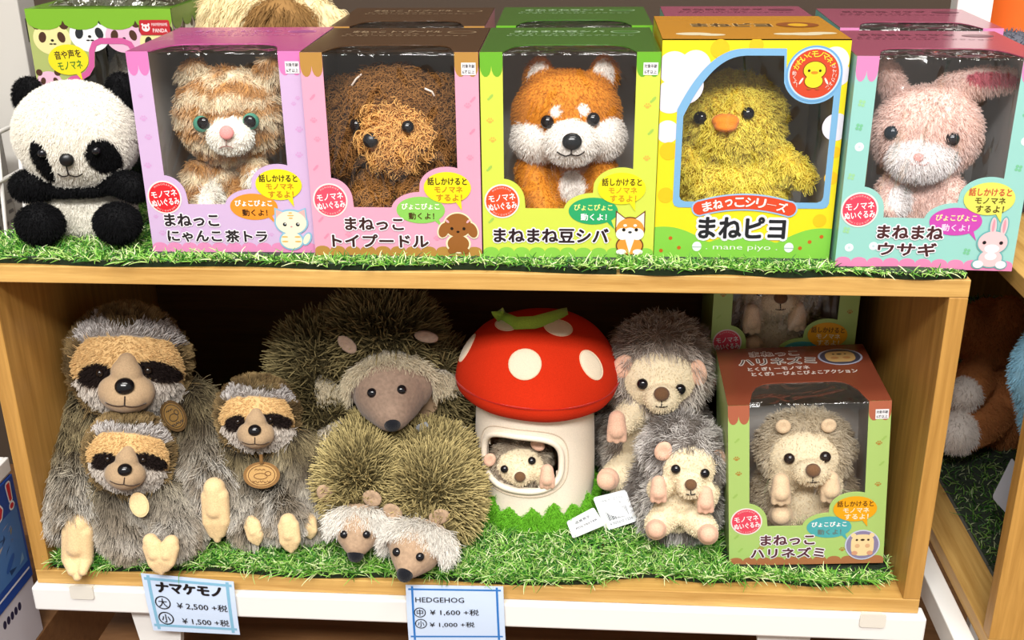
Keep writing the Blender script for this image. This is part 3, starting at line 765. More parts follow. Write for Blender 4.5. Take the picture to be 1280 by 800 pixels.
for sg in (-1, 1): P.poly(el(sg*.041+.001, .0105, .0042, .0046), '#e8f2ec', 0); P.poly([(sg*.041-.0032, .0096), (sg*.041+.0052, .0096), (sg*.041+.0052, .0103), (sg*.041-.0032, .0103)], '#9fb4b0', 1)
P.build('name_lettering', chibox.root)
P = Ink(chibox.top, 1)
for x, v, r in ((-.05, .03, .012), (-.035, .025, .009), (.045, .03, .012), (.06, .035, .010), (.03, .03, .009)): P.poly(el(x, v, r*1.3, r*.7), '#d9cfae', 0)
P.text('まねピヨ', -.012, .085, .02, '#4a3416', 2, .03, halo='#d8b070', hoff=.08, width=.07); P.poly(el(.048, .087, .019, .017), '#8a4a16', 1); P.poly(el(.048, .085, .009, .010), '#d8a51e', 2)
P.build('top_lettering', chibox.root)

# second row: boxes of the same kinds standing right behind
bx = dup(poobox.root, (-.0665, .262, TT)); bx['label'] = 'brown topped toy box standing behind the poodle box'
bx = dup(shibox.root, (.0985, .268, TT)); bx['label'] = 'green topped toy box standing behind the shiba box'
bx = dup(rabbox.root, (.268, .273, TT)); bx['label'] = 'rose topped toy box standing behind the chick box'; bx.rotation_euler.z = 0
bx = dup(rabbox.root, (.432, .250, TT)); bx['label'] = 'rose topped toy box standing behind the rabbit box'; bx.rotation_euler.z = -.03
# lower shelf: a second hedgehog box raised on another box behind the first
bx = dup(hogbox.root, (.332, .262, TL+.128)); bx['label'] = 'hedgehog window box raised behind the brown topped hedgehog box'; bx.rotation_euler = (0, 0, -.02)
hog2 = bx
mb = MB((.332, .27, TL)); mb.box((.262, .2, TL), (.402, .34, TL+.1275), ink('#a9c46e'), bev=.001)
tag(mb.build('cardboard_box'), 'plain green carton supporting the raised hedgehog window box at the back', 'box')

# ------------------------------------------------------------------ plush animals
def eb(px, py, Y, rx, ry, rz, rot=0):
    """Ellipsoid: centre where the sight line meets depth Y, radii given in photo pixels at that distance."""
    c = at(px, py, Y); s = mpp(c)
    q = Quaternion(FWD, rot) if rot else None
    return (c, (rx*s, ry*s, rz*s), q)
def lb(*pts):                       # limb through (px, py, Y, r_px)
    o = []
    for px, py, Y, r in pts: c = at(px, py, Y); o.append((c, r*mpp(c)))
    return capsules(o, None)
def inside(p, blobs, k=1.0):
    m = np.zeros(len(p), bool)
    for c, r, q in blobs:
        d = p-np.array(c)
        if q is not None: d = d @ np.array(q.to_matrix())
        m |= ((d/(np.array(r)*k))**2).sum(1) < 1
    return m
def cpl(p, c):
    """Offsets from c along level, upward and sight directions, in photo pixels."""
    s = mpp(c); d = p-np.array(c)
    return d@np.array(RGT)/s, d@np.array(UPV)/s, d@np.array(FWD)/s
def cmask(p, T, px, py, rx, ry, rot=0, depth=30):
    c, _ = hitpx(T, px, py)
    if c is None: print('MISSPATCH', px, py); return np.zeros(len(p), bool)
    a, b, d = cpl(p, c); cr, sr = math.cos(rot), math.sin(rot)
    u, v = cr*a+sr*b, -sr*a+cr*b
    return ((u/rx)**2+(v/ry)**2 < 1) & (np.abs(d) < depth)
def paint(base, *layers):
    """Colour function: base colour, then (mask function, colour) pairs on top."""
    def f(p, n):
        c = np.tile(np.array(base, float), (len(p), 1)) if not callable(base) else base(p, n)
        for mk, cl in layers: c[mk(p)] = cl
        return c
    return f
class Plush:
    def __init__(s, name, label, cat, foot, blobs, voxel=.003, group=None, smooth=6, floor=None, xmin=None):
        s.B = bodymesh(blobs, voxel, smooth)
        if xmin is not None: s.B['co'][:, 0] = np.maximum(s.B['co'][:, 0], xmin)
        if floor is not None: s.B['co'][:, 2] = np.maximum(s.B['co'][:, 2], floor+.0004)
        s.T = bvh_of(s.B); z = s.B['co'][:, 2].min()
        s.root = tag(empty(name, (foot[0], foot[1], z)), label, cat, group); s.off = s.root.location.copy()
        if floor is not None and z > floor+.004: print('HIGH', label, round(z-floor, 4))
    def body(s, col, material=None): s.bo = place_body(s.B, 'body', s.root, s.off, col, material); return s.bo
    def fur(s, n, L, root, tip, **k): return fur(k.pop('name', 'fur'), s.root, s.off, s.B, n, L, root, tip, **k)
    def eye(s, px, py, r, m=None, flat=.75, **k): return bead('eye', s.root, s.off, s.T, px, py, r, m or eyegloss(), flat, **k)
    def nose(s, px, py, r, m, flat=.7, **k): return bead('nose', s.root, s.off, s.T, px, py, r, m, flat, **k)
    def mouth(s, pts, r=.7, m=None, **k): return stitch('mouth', s.root, s.off, s.T, pts, r, m or fabric('#1c1410'), **k)
    def part(s, name, blobs, m, voxel=.0015, smooth=4):
        B = bodymesh(blobs, voxel, smooth); return place_body(B, name, s.root, s.off, lambda p, n: np.ones((len(p), 3))*.5, m)
    def tuft(s, name, B, n, L, root, tip, **k): return fur(name, s.root, s.off, B, n, L, root, tip, **k)
A = lambda s: np.array(hx(s))
VEL = furmat('velour', 0.85, 0.08)
def noise3(p, sc, seed=0):
    rng = np.random.default_rng(seed); o = np.zeros(len(p))
    for i in range(6):
        k = rng.normal(0, 1, 3)*sc; o += np.sin(p@k+rng.uniform(0, 6.28))
    return o/6
BLACKN = plastic('#0c0c0e', 0.35, 'moulded_nose')
FLOOR_U = TT+.0012
def add_sit(blobs, c, floor, rx, ry):
    """A seat under a sitting body so that it rests on what carries it."""
    c = Vector(c); h = (c.z-floor)/2
    blobs.append((Vector((c.x, c.y, floor+max(h, .004))), (rx, ry, max(h, .004)), None))

# ---- panda on the turf
def panda():
    ears = [eb(36, 120, .088, 21, 13, 25, .3), eb(154, 114, .088, 20, 13, 25, -.3)]
    arms = lb((70, 226, .06, 12), (48, 231, .055, 19), (32, 232, .052, 19)) + lb((135, 226, .06, 12), (158, 230, .056, 17), (169, 235, .054, 17))
    band = [eb(100, 230, .075, 60, 42, 9)]
    feet = [eb(50, 279, .028, 29, 26, 25), eb(147, 278, .028, 29, 26, 25)]
    head = [eb(96, 168, .075, 77, 62, 66)]
    body = [eb(104, 258, .09, 66, 46, 46)]
    bl = head+body+ears+arms+band+feet
    add_sit(bl, at(104, 262, .085), FLOOR_U, .04, .03)
    P = Plush('panda_plush', 'round black and white panda plush sitting unboxed at the left end', 'plush toy', at(100, 290, .06), bl, .0025, floor=TT-.001)
    T = P.T; blk, wht = A('#0b0b0d'), A('#e9e4d8')
    col = paint(wht, (lambda p: inside(p, ears, 1.12) & ~inside(p, head, 1.02), blk), (lambda p: inside(p, arms+band, 1.1) & ~inside(p, head, 1.0), blk), (lambda p: inside(p, feet, 1.1), blk),
        (lambda p: cmask(p, T, 51, 200, 12, 23, .22), blk), (lambda p: cmask(p, T, 127, 194, 17, 20, -.5), blk))
    P.body(col)
    P.fur(70000, .0034, lambda p, n: col(p, n)*.92, col, up=.7, comb=(0, -.1, -.35), rnd=.3, r0=.00032, seed=11, k=3, var=.06)
    P.eye(54, 191, 5.5, sink=-.6); P.eye(120, 188, 5.5, sink=-.6)
    P.nose(84, 199, 8.5, BLACKN, .6, asp=1.05, sink=-.4)
    P.mouth([(84, 205), (85, 210), (87, 215)], .9, lift=.0035)
    P.mouth(arc(74, 214, 87, 215, 2.5), .9, lift=.0035); P.mouth(arc(87, 215, 103, 214, 2.5), .9, lift=.0035)
    return P
PANDA = panda()

# ---- plush inside the top row boxes
def boxed_cat():
    head = [eb(289, 141, .10, 67, 52, 57)]
    bl = head + [eb(282, 232, .11, 46, 40, 44)] + lb((247, 215, .09, 16), (242, 245, .08, 15)) + lb((318, 205, .085, 14), (322, 226, .065, 13))
    bl += [eb(242, 92, .10, 20, 12, 20, .4), eb(338, 90, .10, 20, 12, 20, -.4)] + lb((262, 245, .075, 15), (258, 258, .05, 14)) + lb((305, 245, .075, 15), (308, 258, .05, 14))
    add_sit(bl, at(282, 245, .11), FLOOR_U, .034, .03)
    muz = [eb(288, 170, .058, 30, 20, 23)]; bl += muz
    P = Plush('cat_plush', 'orange and white tabby cat plush with green eyes inside the lavender box', 'plush toy', at(282, 255, .1), bl, floor=FLOOR_U)
    o, cr, w = A('#bd8a50'), A('#ecdcbc'), A('#f4ece0')
    mz = [muz[0]]
    def col(p, n):
        f = noise3(p, 160, 3)+.8*np.sin(p[:, 2]*330+noise3(p, 90, 4)*3); t = np.clip(.5+f*.7, 0, 1)[:, None]
        c = cr*t+o*(1-t); c[inside(p, mz, 1.1)] = w
        c[cmask(p, P.T, 262, 240, 12, 22)] = w; c[cmask(p, P.T, 322, 222, 14, 13)] = w
        return c
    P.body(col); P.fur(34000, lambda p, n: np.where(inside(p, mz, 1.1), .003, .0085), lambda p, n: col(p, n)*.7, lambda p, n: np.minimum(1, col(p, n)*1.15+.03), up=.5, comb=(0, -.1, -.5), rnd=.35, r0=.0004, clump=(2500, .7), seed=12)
    g = plastic('#4e8f7a', .1, 'green_iris')
    for x, y in ((254, 154), (312, 152)):
        e = P.eye(x, y, 10.5, g, .5, sink=-1.0); q = hitpx(P.T, x, y)[0]
        mb = MB(P.off); mb.ball(q - ray(x, y)*.0088, (.0058, .0034, .0058), eyegloss()); mb.build('pupil', e)
    P.nose(284, 166, 9, fabric('#ef9a96'), .6, sink=-.4); P.mouth([(284, 173), (284, 181)], .7, fabric('#9a6a60'), lift=.003); P.mouth(arc(276, 183, 292, 183, -2), .7, fabric('#9a6a60'), lift=.003)
boxed_cat()
def boxed_poodle():
    head = [eb(492, 138, .10, 64, 50, 52), eb(497, 172, .075, 44, 32, 34)]
    bl = head + lb((432, 120, .10, 22), (424, 165, .085, 22), (428, 190, .08, 17)) + lb((556, 118, .10, 22), (562, 160, .09, 22), (558, 190, .085, 17)) + [eb(492, 235, .11, 50, 40, 44)] + lb((470, 225, .08, 15), (466, 255, .06, 15)) + lb((520, 225, .08, 15), (522, 255, .06, 15))
    add_sit(bl, at(490, 245, .11), FLOOR_U, .036, .03)
    P = Plush('poodle_plush', 'curly brown poodle plush inside the pink box', 'plush toy', at(492, 255, .1), bl, floor=FLOOR_U)
    d, t = A('#8a5f32'), A('#dca862')
    face = [eb(490, 168, .06, 50, 40, 40)]
    def col(p, n):
        c = np.tile(d, (len(p), 1)); m = inside(p, face, 1.0); c[m] = t; c[p[:, 2] < at(0, 225, .08).z] = A('#9a6a34'); return c
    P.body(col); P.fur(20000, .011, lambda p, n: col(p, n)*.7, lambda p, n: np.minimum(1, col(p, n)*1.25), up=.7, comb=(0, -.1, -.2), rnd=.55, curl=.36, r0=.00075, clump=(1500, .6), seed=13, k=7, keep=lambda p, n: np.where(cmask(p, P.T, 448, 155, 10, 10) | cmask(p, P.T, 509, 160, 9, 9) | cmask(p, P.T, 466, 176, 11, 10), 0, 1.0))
    for x, y in ((448, 155), (509, 160)): P.eye(x, y, 8, sink=-1.1)
    P.nose(466, 175, 9.5, plastic('#121318', .3, 'moulded_nose'), .7, sink=-.9)
    cw = plastic('#e8d6c8', .5, 'bow_wire')
    for pts in ([(446, 112), (451, 105), (457, 100)], [(527, 115), (535, 118), (543, 122)]): P.mouth(pts, 1.4, cw, lift=.007).name = 'hair_tie'
boxed_poodle()
def boxed_shiba():
    head = [eb(708, 143, .10, 68, 54, 56)]
    chk = [eb(673, 172, .085, 34, 36, 28), eb(752, 170, .085, 30, 36, 28), eb(714, 178, .056, 34, 28, 27)]
    ears = [eb(672, 92, .105, 17, 11, 24, .35), eb(757, 90, .105, 17, 11, 24, -.35)]
    arm = lb((664, 212, .085, 20), (672, 240, .07, 21), (682, 262, .055, 20)) + lb((752, 212, .085, 19), (758, 245, .07, 19), (752, 264, .06, 18))
    bl = head+chk+ears+arm + [eb(712, 232, .105, 52, 44, 46)]
    add_sit(bl, at(712, 245, .11), FLOOR_U, .04, .034)
    P = Plush('shiba_plush', 'orange and white shiba dog plush with black nose inside the yellow green box', 'plush toy', at(712, 255, .1), bl, floor=FLOOR_U)
    o, w = A('#d08528'), A('#f2ece4')
    chest = [eb(716, 228, .055, 30, 34, 44)]
    col = paint(o, (lambda p: inside(p, chk, 1.06), w), (lambda p: inside(p, ears, .98) & (p[:, 1] < at(672, 92, .1).y), w), (lambda p: inside(p, chest, 1.0) & ~inside(p, arm, 1.06), w),
        (lambda p: cmask(p, P.T, 695, 139, 7, 7), w), (lambda p: cmask(p, P.T, 729.5, 137, 7, 7), w))
    P.body(col); P.fur(34000, .0038, lambda p, n: col(p, n)*.85, col, up=.6, comb=(0, -.1, -.4), rnd=.3, r0=.00034, seed=14, k=3, var=.1)
    P.eye(685, 152, 8.5, sink=-.3); P.eye(740.5, 149, 8.5, sink=-.3); P.nose(715, 177, 11, plastic('#16191c', .18, 'moulded_nose'), .7, asp=1.15)
    P.mouth(arc(698, 188, 714, 191, 3), 1, lift=.003); P.mouth(arc(714, 191, 729, 188, 3), 1, lift=.003); P.mouth([(714, 185), (714, 192)], .9, lift=.003)
boxed_shiba()
def boxed_chick():
    head = [eb(914, 147, .105, 64, 52, 54)]; body = [eb(913, 222, .11, 70, 52, 44)]
    bl = head+body + lb((965, 190, .09, 16), (990, 208, .085, 14), (1008, 222, .08, 9)) + [eb(862, 205, .085, 14, 12, 26, -.2)]
    add_sit(bl, at(913, 235, .11), FLOOR_U, .048, .036)
    P = Plush('chick_plush', 'fluffy yellow chick plush with orange beak inside the yellow box', 'plush toy', at(913, 250, .1), bl, floor=FLOOR_U)
    y = A('#f9dc54'); col = paint(y)
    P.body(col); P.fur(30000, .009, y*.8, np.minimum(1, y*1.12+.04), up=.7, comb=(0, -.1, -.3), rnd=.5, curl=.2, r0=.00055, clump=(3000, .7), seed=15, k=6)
    P.eye(877, 147.5, 8.5, sink=-.5); P.eye(934, 142, 8, sink=-.5)
    bk = fabric('#e8862e'); c, n = hitpx(P.T, 907, 154); s = mpp(c); f = -ray(907, 154)
    P.part('beak', [(c+f*s*6+UPV*s*3, (18*s, 14*s, 9*s), None), (c+f*s*7-UPV*s*4, (15*s, 13*s, 7*s), None)], bk)
boxed_chick()
def boxed_rabbit():
    head = [eb(1158, 165, .085, 66, 52, 58)]
    muz = [eb(1150, 200, .055, 40, 26, 24)]
    e1 = lb((1190, 108, .09, 17), (1230, 100, .085, 17), (1270, 97, .08, 12)); e2 = lb((1122, 118, .10, 14), (1112, 96, .10, 15), (1106, 84, .10, 12))
    bl = head+muz+e1+e2 + [eb(1150, 248, .09, 54, 46, 44)] + lb((1115, 235, .07, 18), (1112, 262, .055, 17)) + lb((1185, 235, .07, 18), (1190, 264, .055, 17))
    add_sit(bl, at(1150, 255, .09), FLOOR_U, .042, .034)
    P = Plush('rabbit_plush', 'pale pink rabbit plush with dark blue eyes inside the aqua box', 'plush toy', at(1150, 262, .09), bl, floor=FLOOR_U)
    pk, w, ip = A('#f8d8ca'), A('#fbf4f0'), A('#d9707c')
    ear_in = [eb(1238, 99, .068, 46, 20, 10, .05)]
    col = paint(pk, (lambda p: inside(p, muz, 1.2), w), (lambda p: inside(p, ear_in, 1.0), ip), (lambda p: cmask(p, P.T, 1128, 250, 18, 20), w))
    P.body(col); P.fur(30000, .005, lambda p, n: col(p, n)*.88, col, up=.6, comb=(0, -.1, -.4), rnd=.3, r0=.00036, seed=16, k=3, var=.08)
    e = plastic('#15232c', .08, 'dark_blue_bead'); P.eye(1114.5, 166, 9, e); P.eye(1190, 174, 9, e)
    P.nose(1148, 197, 6, fabric('#e2a79e'), .5); P.mouth(arc(1138, 203, 1148, 204, 3), .8, fabric('#c58a80')); P.mouth(arc(1148, 204, 1160, 203, 3), .8, fabric('#c58a80'))
boxed_rabbit()

# ---- sloths
MUZ = fabric('#a58b6c', .9, .3, 700); PAWF = fabric('#dfc090', .9, .3, 700)
def sloth(name, label, foot, Y, hc, R, tilt, limbs, bodyb, fingers, n, L, seed, medal=None, dark=1.0):
    hx_, hy = hc
    head = [eb(hx_, hy, Y, R, R*.82, R*.97)]; C = head[0][0]; s = mpp(C)
    def hp(a, b):                      # face coordinates -> photo pixel
        c_, s_ = math.cos(tilt), math.sin(tilt); return hx_+R*(a*c_+b*s_), hy-R*(b*c_-a*s_)
    F = (CAMV-C).normalized(); rt = (RGT-F*F.dot(RGT)).normalized(); up_ = F.cross(rt)
    def loc(a, b, c): 
        c_, s_ = math.cos(tilt), math.sin(tilt); return C + (rt*(a*c_+b*s_) + up_*(b*c_-a*s_) + F*c)*R*s
    muz = [(loc(.0, -.50, .62), (R*s*.49, R*s*.36, R*s*.38), None), (loc(-.01, -.58, .74), (R*s*.38, R*s*.30, R*s*.27), None), (loc(-.01, -.20, .76), (R*s*.27, R*s*.22, R*s*.30), None), (loc(-.01, -.02, .80), (R*s*.17, R*s*.16, R*s*.20), None)]
    bl = head + bodyb + sum(limbs, [])
    P = Plush(name, label, 'plush toy', foot, bl, .0032, floor=TL-.002, smooth=8, xmin=-W2+TH+.003)
    def ab(p):
        d = p-np.array(C); u = d@np.array(rt)/(R*s); v = d@np.array(up_)/(R*s); f = d@np.array(F)/(R*s); c_, s_ = math.cos(tilt), math.sin(tilt)
        return u*c_-v*s_, u*s_+v*c_, f
    ison = lambda p: inside(p, head, 1.12)
    def regions(p):
        a, b, f = ab(p); front = ison(p) & (f > .12)
        face = front & ((a/.93)**2+((b+.18)/.80)**2 < 1)
        band = face & (b > -.30-.0*a) & (b < .44-.10*np.abs(a)**2) 
        le = face & (((a+.50)*.9+(b+.24)*.25)**2/.26**2 + ((b+.24)*.95-(a+.5)*.25)**2/.20**2 < 1)
        re = face & (((a-.50)*.96-(b+.14)*.2)**2/.40**2 + ((b+.14)*.96+(a-.5)*.2)**2/.17**2 < 1)
        cheek = front & (b < -.30) & (b > -.9) & ~le & ~re
        fringe = front & (b > .30) & ~band & (b < .60+.1*np.abs(a)+.22*noise3(p, 190, seed+3))
        return face, band, le, re, cheek, fringe
    dk, tanc, blk = A('#2d261c')*dark, A('#d2ae78'), A('#17100e')
    ol, gy, lt = A('#3a3a30'), A('#8d8880'), A('#cfc9bd')
    def root(p, n):
        c = np.tile(dk, (len(p), 1)); v = noise3(p, 45, seed)
        face, band, le, re, ck, fr = regions(p)
        c[fr] = A('#7a726c'); hd = ison(p) & ~(fr | face | ck); c[hd] = A('#4a3c28'); c[ck] = A('#a89c90'); c[band] = tanc*.95; c[le | re] = blk
        return c
    def tip(p, n):
        v = np.clip(.45+1.1*noise3(p, 170, seed+1), 0, 1)[:, None]; c = A('#bcab82')*v + A('#4e4230')*(1-v)
        lim = np.zeros(len(p))
        for Lb in limbs:
            e = Lb[-1][0]; lim = np.maximum(lim, np.clip(1.25-np.linalg.norm(p-np.array(e), axis=1)/.058, 0, 1))
        c = c*(1-lim[:, None]) + (A('#f6f1e8')*v+A('#b4a692')*(1-v))*lim[:, None]
        face, band, le, re, ck, fr = regions(p)
        c[fr] = np.where(np.random.default_rng(seed).random((fr.sum(), 1)) < .7, A('#e6e0dc'), A('#7d736c')); hd = ison(p) & ~(fr | face | ck); c[hd] = (A('#b89c6c')*v + A('#6e5a3c')*(1-v))[hd]; c[ck] = A('#d8cfc4'); c[band] = tanc*1.03; c[le | re] = A('#241a18')
        return c
    base = lambda p, n: root(p, n)
    P.body(base)
    def ln(p, n):
        face, band, le, re, ck, fr = regions(p); l = np.full(len(p), L); l[ison(p)] *= .62; l[fr] = L*.42; l[ck] = L*.38; l[band] = L*.20; l[le | re] = L*.22; return l
    Ca = np.array(C)
    def comb(p, n):
        c = np.tile(np.array([0, -.15, -.75]), (len(p), 1)); h = ison(p); c[h] = unit(p[h]-Ca)*.1 + np.array([0, .55, .0]) + np.array(up_)*.25
        face, band, le, re, ck, fr = regions(p); m = band | le | re; a, b, f = ab(p)
        c[m] = (np.sign(a[m])[:, None]*np.array(RGT)*.5 + np.array([0, -.1, -.2])); c[ck] = np.array([0, -.2, -.9]); return c
    allf = sum(fingers, [])
    def keep(p, n): return np.where(inside(p, muz, 1.0) | inside(p, allf, 1.25), 0, 1.0)
    P.fur(n, ln, root, tip, up=.62, comb=comb, rnd=.24, droop=.12, r0=.00042, clump=(n//18, .62), cexp=1.4, seed=seed, keep=keep, gamma=1.35, k=5, xmin=-W2+TH+.0008)
    mm = P.part('muzzle', muz, MUZ); 
    Bm = BVHTree.FromPolygons([tuple(v.co+P.off) for v in mm.data.vertices], [tuple(p.vertices) for p in mm.data.polygons])
    class Q: pass
    q = Q(); nx_, ny = hp(-.04, -.44)
    bead('nose', P.root, P.off, Bm, nx_, ny-1, R*.155, plastic('#0d0d10', .18, 'moulded_nose'), .75, asp=1.1)
    x1, y1 = hp(-.03, -.60); x2, y2 = hp(-.03, -.76)
    stitch('mouth', P.root, P.off, Bm, [(x1, y1), ((x1+x2)/2, (y1+y2)/2), (x2, y2)], R*.014, fabric('#2a1c12'))
    xa, ya = hp(-.36, -.72); xb, yb = hp(.34, -.70)
    stitch('mouth', P.root, P.off, Bm, arc(xa, ya, x2, y2, R*.03)+arc(x2, y2, xb, yb, R*.04)[1:], R*.012, fabric('#3a281a'))
    for a, b in ((-.48, -.20), (.36, -.12)):
        x, y = hp(a, b); P.eye(x, y, R*.065, plastic('#1a120e', .08, 'dark_brown_bead'), .8, sink=-.3)
    for blobs in fingers: P.part('paw', blobs, PAWF, .0014, 3)
    if medal:
        x, y, rx, ry, rot, m, ym, strap = medal
        c = at(x, y, ym); sm = mpp(c); fw = (CAMV-c).normalized(); rt = (RGT*math.cos(rot)+UPV*math.sin(rot)).normalized(); u = fw.cross(rt)
        mb = MB(P.off); N = 36
        for rr, dd, mt in ((1, 0, m[0]), (.82, .0007, m[1])):
            pf = [c+rt*rx*sm*rr*math.cos(t)+u*ry*sm*rr*math.sin(t)+fw*(.0012+dd) for t in [6.2832*i/N for i in range(N)]]; pb = [v-fw*.0022 for v in pf]
            mb.add(pf+pb, [list(range(N)), list(range(N, 2*N))[::-1]]+[[i, N+i, N+(i+1) % N, (i+1) % N] for i in range(N)], mt)
        mo = mb.build('medallion', P.root)
        if m[2]:                       # embossed sloth-like scrollwork
            mk = MB(P.off)
            def ring_(cx_, cy_, a_, b_, t0=0, t1=6.2832): mk.tube([c+fw*.0021+rt*rx*sm*(cx_+a_*math.cos(t))+u*ry*sm*(cy_+b_*math.sin(t)) for t in np.linspace(t0, t1, 24)], .0004, m[2], 5)
            ring_(0, 0, .72, .72); ring_(-.05, -.08, .36, .22); ring_(.34, .12, .16, .16)
            for k in range(5): ring_(-.4+.2*k, -.42 if k % 2 else -.38, .07, .14, 3.3, 6.1)
            for k in range(3): ring_(-.3+.2*k, .34, .08, .1, .2, 2.9)
            mk.build('embossed_mark', mo)
        if strap:
            mk = MB(P.off); pp = [at(*strap[0]), at(*strap[1])]; mk.tube(pp, [.0022, .0022], m[0], 6); mk.build('strap', mo)
    return P
def paw3(px, py, Y, r, dirx, diry, ln, spread=.33, Yt=None):
    """Three stubby felt claws from a wrist."""
    o = lb((px, py, Y, r*.60), (px+dirx*ln*.4, py+diry*ln*.4, Y-.004, r*.58)); Yt = Y-.006 if Yt is None else Yt
    for k in (-1, 0, 1):
        ox, oy = -diry*k*r*spread*1.25, dirx*k*r*spread*1.25
        o += lb((px+ox*.8+dirx*ln*.15, py+oy*.8+diry*ln*.15, Y-.002, r*.44), (px+ox+dirx*ln*.65, py+oy+diry*ln*.65, Y-.006, r*.36), (px+ox*.62+dirx*ln*(1-.10*abs(k)), py+oy*.62+diry*ln*(1-.10*abs(k)), Yt, r*.22))
    return o
BRASS = (fabric('#4a3416', .6), fabric('#6e5226', .5), fabric('#2a1c0a', .6))
PALE = (fabric('#cdb184', .7), fabric('#d8bd8e', .7), None)
LEATHER = (fabric('#7d5a30', .6), fabric('#b08a54', .6), fabric('#6a4520', .6))
bigb = [eb(175, 545, .125, 92, 60, 78), eb(185, 625, .12, 88, 62, 70)] + [eb(160, 510, .11, 62, 48, 40)]
sloth('sloth_plush', 'biggest sloth plush, sitting at the left with the smallest one in its lap', at(185, 660, .12), .105, (160, 453), 71, .04,
      [lb((115, 515, .11, 34), (98, 560, .085, 36), (97, 610, .045, 36), (98, 638, .025, 30)), lb((232, 515, .12, 40), (258, 550, .10, 34), (266, 585, .07, 30), (268, 600, .055, 24))], bigb,
      [paw3(97, 655, .004, 26, .0, 1, 66, Yt=-.014), paw3(268, 610, .032, 23, .06, 1, 64, Yt=.026)], 80000, .019, 21,
      medal=(217, 520, 15, 22, .5, BRASS, .075, None))
sloth('sloth_plush', 'smallest sloth plush, front left, leaning in the lap of the biggest one', at(185, 690, .03), .045, (161, 566), 52, .12,
      [lb((140, 612, .04, 27), (145, 650, .025, 24), (156, 668, .015, 21), (166, 672, .012, 17)), lb((205, 622, .045, 28), (228, 650, .035, 27), (218, 666, .015, 22), (212, 670, .010, 17))], [eb(175, 630, .055, 52, 40, 48), eb(185, 665, .05, 56, 40, 40)],
      [paw3(188, 676, -.016, 16, .35, 1, 40), paw3(214, 678, -.016, 16, -.3, 1, 36), paw3(149, 684, .012, 12, 0, 1, 16)], 52000, .0145, 22,
      medal=(174, 631, 12, 17, .35, PALE, .008, None))
sloth('sloth_plush', 'middle sized sloth plush with a round brown tag on its chest', at(345, 670, .07), .085, (321, 518), 48, .03,
      [lb((300, 560, .085, 26), (298, 610, .065, 25), (312, 648, .045, 20), (316, 655, .042, 16)), lb((365, 560, .09, 30), (392, 600, .085, 28), (395, 640, .07, 24), (388, 650, .06, 18)), lb((345, 625, .07, 30), (357, 642, .045, 23), (359, 646, .04, 17))], [eb(345, 580, .11, 52, 42, 52), eb(348, 635, .10, 58, 44, 48)],
      [paw3(314, 652, .030, 14, .3, 1, 28), paw3(360, 652, .020, 18, .12, 1, 36), paw3(386, 648, .045, 13, .1, 1, 24)], 54000, .015, 23,
      medal=(327, 594, 23, 17, .0, LEATHER, .045, ((326, 568, .053), (327, 580, .048))))

